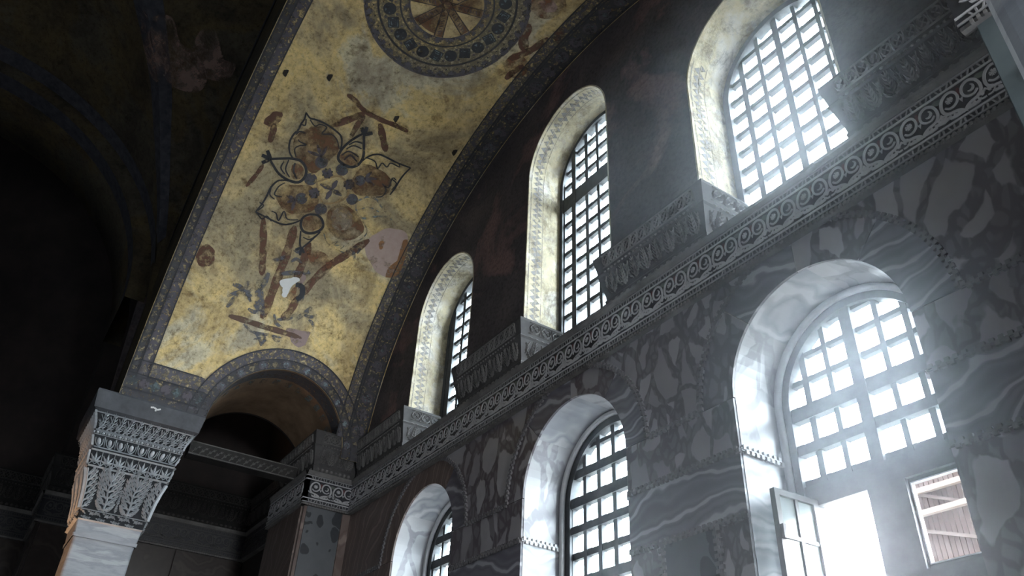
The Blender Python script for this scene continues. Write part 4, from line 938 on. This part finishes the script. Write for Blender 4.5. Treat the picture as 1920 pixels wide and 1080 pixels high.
band_run((-9.6, -6.7), (-9.6, -3.5), P_, dim=True)
P_ = empty('trim_11'); tag(P_, 'carved impost block on the near pier above its cornice', 'carving', kind='structure')
band_run((4.43, -.62), (6.37, -.62), P_); b = MB(); b.box(4.45, 6.3, -.62, 0, 5.56, 6.15); b.build('impost_core', CARVEG, P_)

# ================================================================== columns with lace-carved capitals
CC = (-5.42, -2.88)
HW = [(3.0, .33), (4.20, .335), (4.28, .345), (4.43, .36), (4.55, .375), (4.75, .395), (4.9, .425), (5.02, .46), (5.23, .49), (5.26, .475), (5.40, .515), (5.45, .515), (5.55, .535), (5.67, .585)]
def hw(z):
    if z <= HW[0][0]: return HW[0][1]
    for (a, p), (b, q) in zip(HW, HW[1:]):
        if a <= z <= b: return p + (q - p) * (z - a) / (b - a)
    return HW[-1][1]
def KM(u, v, n_): k = hw(v); return (k + n_, u * k, v)       # +x face; u in -1..1
def KW(u, v, n_): return KM(u / .43, v, n_)                   # u in metres at mid height
def KT(u, v, n_): return KM(u / .5, v, n_)
def loft(m, zs, off=0., c=.012):
    rows = []
    for z in zs:
        k = hw(z) + off
        if c > .02:
            r_ = []
            for q in range(4):
                for j in range(5):
                    a = -pi / 4 + pi / 2 * q + (j - 2) * pi / 8
                    qx, qy = ((1, -1), (1, 1), (-1, 1), (-1, -1))[q]
                    r_.append((qx * (k - c) + c * cos(a), qy * (k - c) + c * sin(a), z))
            rows.append(r_ + r_[:1]); continue
        rows.append([(k, -k + c, z), (k, k - c, z), (k - c, k, z), (-k + c, k, z), (-k, k - c, z), (-k, -k + c, z), (-k + c, -k, z), (k - c, -k, z), (k, -k + c, z)])
    m.grid(rows)
def capital_face():
    D = []
    m = MB()                                                  # tall trees of acanthus
    for c in (-.152, .152):
        m.ribbon(catmull([(c, 4.56), (c + .012, 4.68), (c - .008, 4.80), (c + .004, 4.90), (c, 5.0)], 4), [.030 - .001 * i for i in range(17)], KW, .034)
        for j, (f, L, sd) in enumerate(((.01, .12, 1.3), (.075, .145, 1.15), (.15, .165, 1.1), (.225, .175, 1.05), (.29, .165, .95), (.345, .135, .7))):
            for sg in (1, -1):
                frond(m, KW, (c, 4.565 + f), pi / 2 - sg * sd, L * 1.22, .026, sg * .95, 4, .034, .60, .46)
        frond(m, KW, (c, 4.90), pi / 2, .09, .018, 0, 3, .028)
    for sg in (1, -1):
        m.ribbon([(sg * .425, 4.56 + .11 * i) for i in range(5)], .024, KW, .03)
        for f, L in ((.0, .13), (.075, .15), (.15, .15), (.225, .14), (.30, .13), (.36, .09)): frond(m, KW, (sg * .42, 4.57 + f), pi / 2 + sg * 1.0, L * 1.2, .024, -sg * .8, 3, .032, .6, .48)
    for f in (.0, .09, .18): frond(m, KW, (0, 4.57 + f), pi / 2, .085, .018, 0, 3, .026, .8, .5)
    D.append(('acanthus_trees', m, 0))
    m = MB()                                                  # wreath at the foot
    for i in range(8):
        u = -.40 + .096 * i
        frond(m, KW, (u, 4.475 + (.03 if i % 2 else 0)), .35 if i % 2 else -.3, .11, .016, -.5 if i % 2 else .5, 3, .028)
        frond(m, KW, (u + .05, 4.50), pi * .75, .08, .014, .6, 2, .026)
    m.ribbon([(-.43 + .86 * i / 8, 4.44) for i in range(9)], .022, KW, .03); m.ribbon([(-.43 + .86 * i / 8, 4.555) for i in range(9)], .012, KW, .024)
    D.append(('leaf_wreath', m, 0))
    m = MB()                                                  # framed palmette band
    for z, wd in ((5.035, .022), (5.225, .022)): m.ribbon([(-.5 + i / 10, z) for i in range(11)], wd, KT, .024)
    for i in range(7):
        u = -.43 + .143 * i
        for a, L in ((pi / 2, .12), (pi / 2 + .6, .10), (pi / 2 - .6, .10), (pi / 2 + 1.25, .075), (pi / 2 - 1.25, .075)):
            m.ribbon([(u, 5.085), (u + .55 * L * cos(a), 5.085 + .55 * L * sin(a)), (u + L * cos(a), 5.085 + L * sin(a))], [.008, .028, .004], KT, .024)
        m.ribbon([(u - .072, 5.05), (u - .03, 5.085), (u, 5.06), (u + .03, 5.085), (u + .072, 5.05)], .012, KT, .018)
        m.ribbon([(u + .0715, 5.06), (u + .0715, 5.21)], [.016, .006], KT, .02)
    D.append(('palmette_band', m, 0))
    m = MB()                                                  # egg and dart
    for i in range(8):
        u = -.44 + .126 * i
        m.dome(u, 5.33, .024, .042, KT, .035, 8)
        m.ribbon([(u + .045 * cos(a), 5.345 + .068 * sin(a)) for a in [pi * (.92 + 1.16 * j / 8) for j in range(9)]], .013, KT, .026)
        m.ribbon([(u + .063, 5.385), (u + .063, 5.275)], [.016, .005], KT, .026)
    m.ribbon([(-.5 + i / 10, 5.265) for i in range(11)], .014, KT, .02)
    D.append(('egg_row', m, 1))
    m = MB()                                                  # bead and reel
    for i in range(16):
        u = -.47 + .0627 * i
        m.dome(u, 5.425, .019, .014, KT, .026, 7)
        for e in (.027, .036): m.dome(u + e, 5.425, .004, .014, KT, .022, 6)
    m.ribbon([(-.5 + i / 10, 5.447) for i in range(11)], .012, KT, .02); m.ribbon([(-.5 + i / 10, 5.404) for i in range(11)], .010, KT, .016)
    D.append(('bead_row', m, 1))
    m = MB()                                                  # crown of leaning leaves
    for i in range(11):
        u = -.48 + .09 * i
        frond(m, KT, (u, 5.465), pi / 2 - .75, .20, .017, .75, 5, .026, .7, .42)
        frond(m, KT, (u + .06, 5.47), pi / 2 + .75, .11, .014, -.6, 3, .024, .7, .5)
        m.ribbon([(u + .02, 5.53), (u + .05, 5.57), (u + .03, 5.63)], .011, KT, .02)
    m.ribbon([(-.5 + i / 10, 5.655) for i in range(11)], .014, KT, .02)
    m.ribbon([(-.5 + i / 10, 5.462) for i in range(11)], .010, KT, .016)
    D.append(('leaf_crown', m, 0))
    return [(nm, mm.mesh(nm, STONE), st) for nm, mm, st in D]
FACE = capital_face()
m = MB(); loft(m, [0, 1.5, 3.0, 4.20, 4.245], 0., .035); ME_SH = m.mesh('shaft', SHAFT)
m = MB(); loft(m, [4.245, 4.255, 4.275, 4.285], .012); ME_AS = m.mesh('necking_ring', SHAFT)
m = MB(); loft(m, [4.285, 4.36, 4.43]); ME_NK = m.mesh('necking', SHAFT)
m = MB(); loft(m, [4.43, 4.55, 4.65, 4.75, 4.83, 4.9, 4.96, 5.02, 5.12, 5.23, 5.26, 5.33, 5.40, 5.45, 5.5, 5.55, 5.61, 5.67]); ME_CO = m.mesh('capital_core', GRIMESHADE)
m = MB()
rows = []
for z, k in ((5.665, .59), (5.69, .63), (5.90, .655), (5.925, .645)):
    rows.append([(k, -k, z), (k, k, z), (-k, k, z), (-k, -k, z), (k, -k, z)])
m.grid(rows); m.add(rows[0][:4], [(0, 1, 2, 3)]); m.add(rows[-1][:4], [(0, 1, 2, 3)]); ME_AB = m.mesh('abacus', ABAC)
def column(loc, label, full=True):
    c = empty('column', (loc[0], loc[1], 0)); tag(c, label, 'column', 'square marble columns', 'thing')
    link('shaft', ME_SH, c); link('necking_ring', ME_AS, c); link('necking', ME_NK, c); ab = link('abacus', ME_AB, c)
    cap = link('capital', ME_CO, c); tag(cap, 'lace-carved grey marble capital')
    if full:
        for k in range(4):
            for nm, me, st in FACE:
                q = link(nm, me, cap); q.rotation_euler = (0, 0, -pi / 2 * k)
                if st: q['kind'] = 'stuff'
    return c, ab
colA, abA = column(CC, 'square grey marble column with lace-carved capital carrying the frescoed vault')
m = MB()
for a, b in (((0.02, 5.855), (.06, 5.835)), ((.06, 5.835), (.10, 5.855)), ((.05, 5.84), (.045, 5.81)), ((.02, 5.855), (-.02, 5.845))):
    m.ribbon([a, b], .020, lambda u, v, n_: (.655 + n_, u, v), .006, True)
m.build('white_chip', PAINT['white'], abA)
colB, abB = column((5.467, -2.88), 'square column shaft close by, dark at the right edge')

# masonry springer above the far capital, mostly hidden by the vault
m = MB(); m.box(-6.0, -4.84, -3.29, -2.26, 5.925, 6.4); SPR = m.build('springer', SOFFIT, VAULT)

# tie beam between column and wall pier
tbm = empty('tie_beam', (-5.45, -2.215, 5.72)); tag(tbm, 'carved black wooden tie beam from the capital to the wall pier', 'beam', kind='thing')
m = MB(); m.box(-.12, .09, 0, 1.50, -.10, .09); m.build('beam', DARKWOOD, tbm)
m = MB()
for i in range(14): frond(m, lambda u, v, n_: (.09 + n_, u, v), (.04 + .1 * i, -.07), 1.0, .13, .016, -.5, 2, .012)
for z in (-.085, .08): m.ribbon([(1.5 * i / 10, z) for i in range(11)], .016, lambda u, v, n_: (.09 + n_, u, v), .010)
o = m.build('carved_vine', CARVE, tbm); o['kind'] = 'stuff'
# ================================================================== windows
n = NT('window_glass', .1)
tr = n.n.new('ShaderNodeBsdfTransparent'); tr.inputs[0].default_value = (.90, .95, .97, 1)
gl = n.n.new('ShaderNodeBsdfGlossy'); gl.inputs['Roughness'].default_value = .08
mx = n.n.new('ShaderNodeMixShader'); mx.inputs[0].default_value = .05; n.l.new(tr.outputs[0], mx.inputs[1]); n.l.new(gl.outputs[0], mx.inputs[2])
n.l.new(mx.outputs[0], n.n['Material Output'].inputs['Surface']); GLASS = n.m
n = NT('casement_glass', .15)
tr = n.n.new('ShaderNodeBsdfTransparent'); tr.inputs[0].default_value = (.75, .82, .84, 1)
df = n.n.new('ShaderNodeBsdfPrincipled'); df.inputs['Base Color'].default_value = (.36, .42, .43, 1); df.inputs['Roughness'].default_value = .12
mx = n.n.new('ShaderNodeMixShader'); mx.inputs[0].default_value = .5; n.l.new(tr.outputs[0], mx.inputs[1]); n.l.new(df.outputs[0], mx.inputs[2])
n.l.new(mx.outputs[0], n.n['Material Output'].inputs['Surface']); CGLASS = n.m
YG = DEP                                                     # frame depth DEP-.03 .. DEP+.07
def window(idx, c, z0, zs, r, ring_w, cols, rows, vb, hb, label, bd=.09, skip_below=None, mull=(), trans=()):
    """cols/rows: lists of (lo, hi) glass openings relative to c / absolute z"""
    W_ = empty('window_%d' % idx, (c, YG, 0)); tag(W_, label, 'window', kind='structure')
    ro = r + .01; ri = r - ring_w
    zb = rows[0][0] - .05 if skip_below is None else skip_below
    m = MB(); m.slab(arch_loop(0, zb - .06, zs, ro), [arch_loop(0, zb, zs, ri)], -.03, .07); m.build('frame', FRAME, W_)
    clip = arch_loop(0, zb, zs, ri + .004)
    def bar(name, x0, x1, za, zc, d0, d1):
        p = clip_convex([(x0, za), (x1, za), (x1, zc), (x0, zc)], clip)
        if len(p) < 3: return
        if max(q[1] for q in p) - min(q[1] for q in p) < .01: return
        b = MB(); b.slab(p, (), d0, d1); b.build(name, FRAME, W_)
    cx = [-ri] + [v for a in cols for v in a] + [ri]
    zz = [max(zb, rows[0][0] - .05)] + [v for a in rows for v in a] + [zs + ri + .1]
    for i in range(0, len(cx), 2):
        x0, x1 = cx[i], cx[i + 1]
        if x1 - x0 > .004: bar('mullion' if x1 - x0 > .068 else 'glazing_bar', x0, x1, rows[0][0] - .05, zs + ri + .01, -.02 if x1 - x0 > .068 else 0, bd - .03)
    for i in range(0, len(zz), 2):
        a, b = zz[i], zz[i + 1]
        if b - a > .004 and a < zs + ri: bar('transom' if b - a > .062 else 'glazing_bar', -ri, ri, a, b, -.015 if b - a > .062 else .005, bd - .036)
    full = {}
    for a, b in cols:
        for p, q in rows:
            g_ = clip_convex([(a - .006, p - .006), (b + .006, p - .006), (b + .006, q + .006), (a - .006, q + .006)], clip)
            if len(g_) < 3 or (max(t[1] for t in g_) - min(t[1] for t in g_)) < .03 or (max(t[0] for t in g_) - min(t[0] for t in g_)) < .03: continue
            x0, z_ = min(t[0] for t in g_), min(t[1] for t in g_)
            key = (round(b - a, 3), round(q - p, 3)) if len(g_) == 4 and abs((max(t[0] for t in g_) - x0) - (b - a + .012)) < 1e-4 and abs(max(t[1] for t in g_) - z_ - (q - p + .012)) < 1e-4 else None
            if key and key in full: me = full[key]
            else:
                mb = MB(); mb.slab([(t[0] - x0, t[1] - z_) for t in g_], (), 0, .006); me = mb.mesh('pane', GLASS)
                if key: full[key] = me
            o = link('pane', me, W_); o.location = (x0, .045, z_)
    return W_
def spans(cs, w_): return [(a - w_ / 2, a + w_ / 2) for a in cs]
# upper windows (glass column centres measured from the window centre)
rowsU = lambda z0, n_, st, h: [(z0 + st * i - h / 2, z0 + st * i + h / 2) for i in range(n_)]
window(1, -2.72, 5.7, 7.50, .735, .07, spans((-.47, -.24, -.02, .22, .44, .64)[:6], .168), rowsU(5.89, 11, .2195, .168), .05, .05, 'smallest arched upper window, furthest left', skip_below=5.7)
rU = rowsU(5.88, 10, .2215, .17); rU = [r_ for r_ in rU if r_[1] < 8.1] + rowsU(8.265, 5, .215, .165)
window(2, -.02, 5.7, 8.32, .735, .055, spans((-.585, -.345, -.125, .085, .30, .55), .162), rU, .05, .05, 'tallest arched upper window in the middle of the lunette', skip_below=5.7)
window(3, 2.62, 5.7, 7.50, .71, .07, spans((-.57, -.345, -.13, .105, .315, .525), .170), rowsU(5.87, 11, .2205, .172), .05, .05, 'arched upper window nearest the viewer at top right', skip_below=5.7)
# lower windows
rL = [(3.29, 3.46), (3.545, 3.715), (3.775, 3.945), (4.015, 4.19), (4.285, 4.465), (4.55, 4.73), (4.77, 4.92)]
window(4, -2.68, 2.7, 4.22, .71, .11, spans((-.50, -.30, -.10, .10, .30, .50), .155), rL, .05, .05, 'lowest arched window at the far left of the marble wall', skip_below=2.75)
window(5, .08, 2.7, 4.22, .735, .11, spans((-.54, -.33, -.115, .10, .315, .53), .162), rL, .05, .05, 'middle lower arched window set in veined marble', skip_below=2.75)
rR = [(3.695, 3.87), (3.945, 4.12), (4.225, 4.395), (4.435, 4.595), (4.63, 4.78), (4.815, 4.93)]
W6 = window(6, 2.66, 2.7, 4.22, .69, .10, spans((-.54, -.335, -.14, .105, .30, .50), .155), rR, .05, .05, 'largest lower arched window with one casement standing open', skip_below=2.9)
# solid rails and posts of the casement zone
for x0, x1, z0, z1 in ((-.59, .59, 3.50, 3.645), (-.59, -.515, 2.9, 3.5), (-.13, .13, 2.9, 3.5), (.50, .59, 2.9, 3.5), (-.59, .59, 2.84, 2.96)):
    m = MB(); m.box(x0, x1, -.02, .06, z0, z1); m.build('casement_post' if z1 - z0 > .3 else 'casement_rail', FRAMEW, W6)
def sash(parent, w_, h_, panes, name='casement'):
    s_ = empty(name, (0, 0, 0), parent)
    m = MB(); m.slab([(0, 0), (w_, 0), (w_, h_), (0, h_)], [[(.045, .045), (w_ - .04, .045), (w_ - .04, h_ - .04), (.045, h_ - .04)]] if panes else [[(.02, .03), (w_ - .02, .03), (w_ - .02, h_ - .03), (.02, h_ - .03)]], -.02, .02)
    m.build('sash_frame', FRAMEW, s_)
    if panes:
        m = MB(); m.box(w_ / 2 - .013, w_ / 2 + .013, -.014, .014, .04, h_ - .035); m.build('glazing_bar', FRAMEW, s_)
        m = MB(); m.box(.04, w_ - .035, -.013, .013, h_ / 2 - .013, h_ / 2 + .013); m.build('glazing_bar', FRAMEW, s_)
        for i in range(2):
            for j in range(2):
                m = MB(); m.box(.045 + i * (w_ / 2 - .03), w_ / 2 - .013 + i * (w_ / 2 - .03), -.003, .003, .045 + j * (h_ / 2 - .03), h_ / 2 - .013 + j * (h_ / 2 - .03)); m.build('pane', CGLASS, s_)
    return s_
s1 = sash(W6, .40, .60, True); s1.location = (-.515, -.03, 2.93); s1.rotation_euler = (0, 0, -1.62)
m = MB(); m.box(.37, .395, .02, .045, .27, .36); m.build('latch', FRAMEW, s1)
s2 = sash(W6, .38, .54, False); s2.location = (.125, .03, 2.96)
rim = MB(); rim.slab([(.016, .026), (.364, .026), (.364, .514), (.016, .514)], [[(.024, .034), (.356, .034), (.356, .506), (.024, .506)]], -.024, -.018); rim.build('pale_edge', RMOULD, s2)  # thin pale rim round the sash opening

# ================================================================== outside
m = MB(); m.box(-40, 40, .7, 80, -.3, -.1); tag(m.build('ground', GROUND), 'ground outside below the windows, out of sight', 'ground', kind='structure')
BOARD = simple('weathered_boards', (.032, .023, .021), (.05, .038, .035), 3, .9); RAILM = simple('pale_timber_rail', (.105, .088, .076), (.14, .12, .105), 5, .8); BRACE = simple('grey_timber_brace', (.045, .037, .034), (.06, .05, .047), 5, .8)
bs = empty('board_screen', (.0, 5.0, 0)); tag(bs, 'weathered plank screen with pale rails seen through the open casement', 'screen')
for i in range(27):
    x = .0 + .062 * i; m = MB(); y = random.uniform(0, .012)
    m.box(x, x + .054, y, y + .02, 2.6, 5.62); m.build('plank', BOARD, bs)
m = MB(); m.box(-.02, 1.7, .05, .06, 2.6, 5.6); m.build('backing', BOARD, bs)
for z in (5.16, 4.90, 4.02): m = MB(); m.box(0, 1.7, -.07, 0, z, z + .06); m.build('rail', RAILM, bs)
for x0, z0, x1, z1 in ((.05, 5.27, 1.2, 4.78), (.2, 4.76, 1.5, 4.30)):
    m = MB(); m.slab([(x0, z0), (x1, z1), (x1, z1 + .04), (x0, z0 + .04)], (), -.03, 0); m.build('brace', BRACE, bs)
pb = empty('outer_parapet', (-2.0, 7.0, 0)); tag(pb, 'white parapet outside, glimpsed through the open casement', 'parapet')
WHITEW = simple('white_masonry', (.62, .60, .56), (.75, .73, .69), 2, .8)
m = MB(); m.box(-1.6, 1.0, 0, .6, 0, 5.1); m.build('parapet_wall', WHITEW, pb)
m = MB(); m.box(-1.6, 1.0, -.12, .6, 5.1, 5.2); m.build('coping', WHITEW, pb)
m = MB(); m.box(.35, .47, -.05, .05, 5.2, 5.42); m.build('baluster', WHITEW, pb); m = MB(); m.box(-1.6, 1.0, -.08, .08, 5.38, 5.45); m.build('handrail', WHITEW, pb)

# ================================================================== haze volume added for the glow by the right windows
HAZE = .04
if HAZE:
    hm = bpy.data.materials.new('glow_haze'); hm.use_nodes = True; t = hm.node_tree; t.nodes.clear()
    out = t.nodes.new('ShaderNodeOutputMaterial'); vsn = t.nodes.new('ShaderNodeVolumeScatter')
    vsn.inputs['Color'].default_value = (.86, .92, 1.0, 1); vsn.inputs['Density'].default_value = HAZE; vsn.inputs['Anisotropy'].default_value = .87
    t.links.new(vsn.outputs[0], out.inputs['Volume'])
    m = MB(); m.slab([(1.8, -.16), (4.3, -.16), (4.3, -.78), (5.0, -.78), (5.0, -1.9), (2.6, -1.9)], (), .6, 5.5, lambda a, b, c: (a, c, b)); hz = m.build('glow_haze', hm); tag(hz, 'thin bluish haze volume added for the glow in front of the windows', 'haze', kind='stuff')
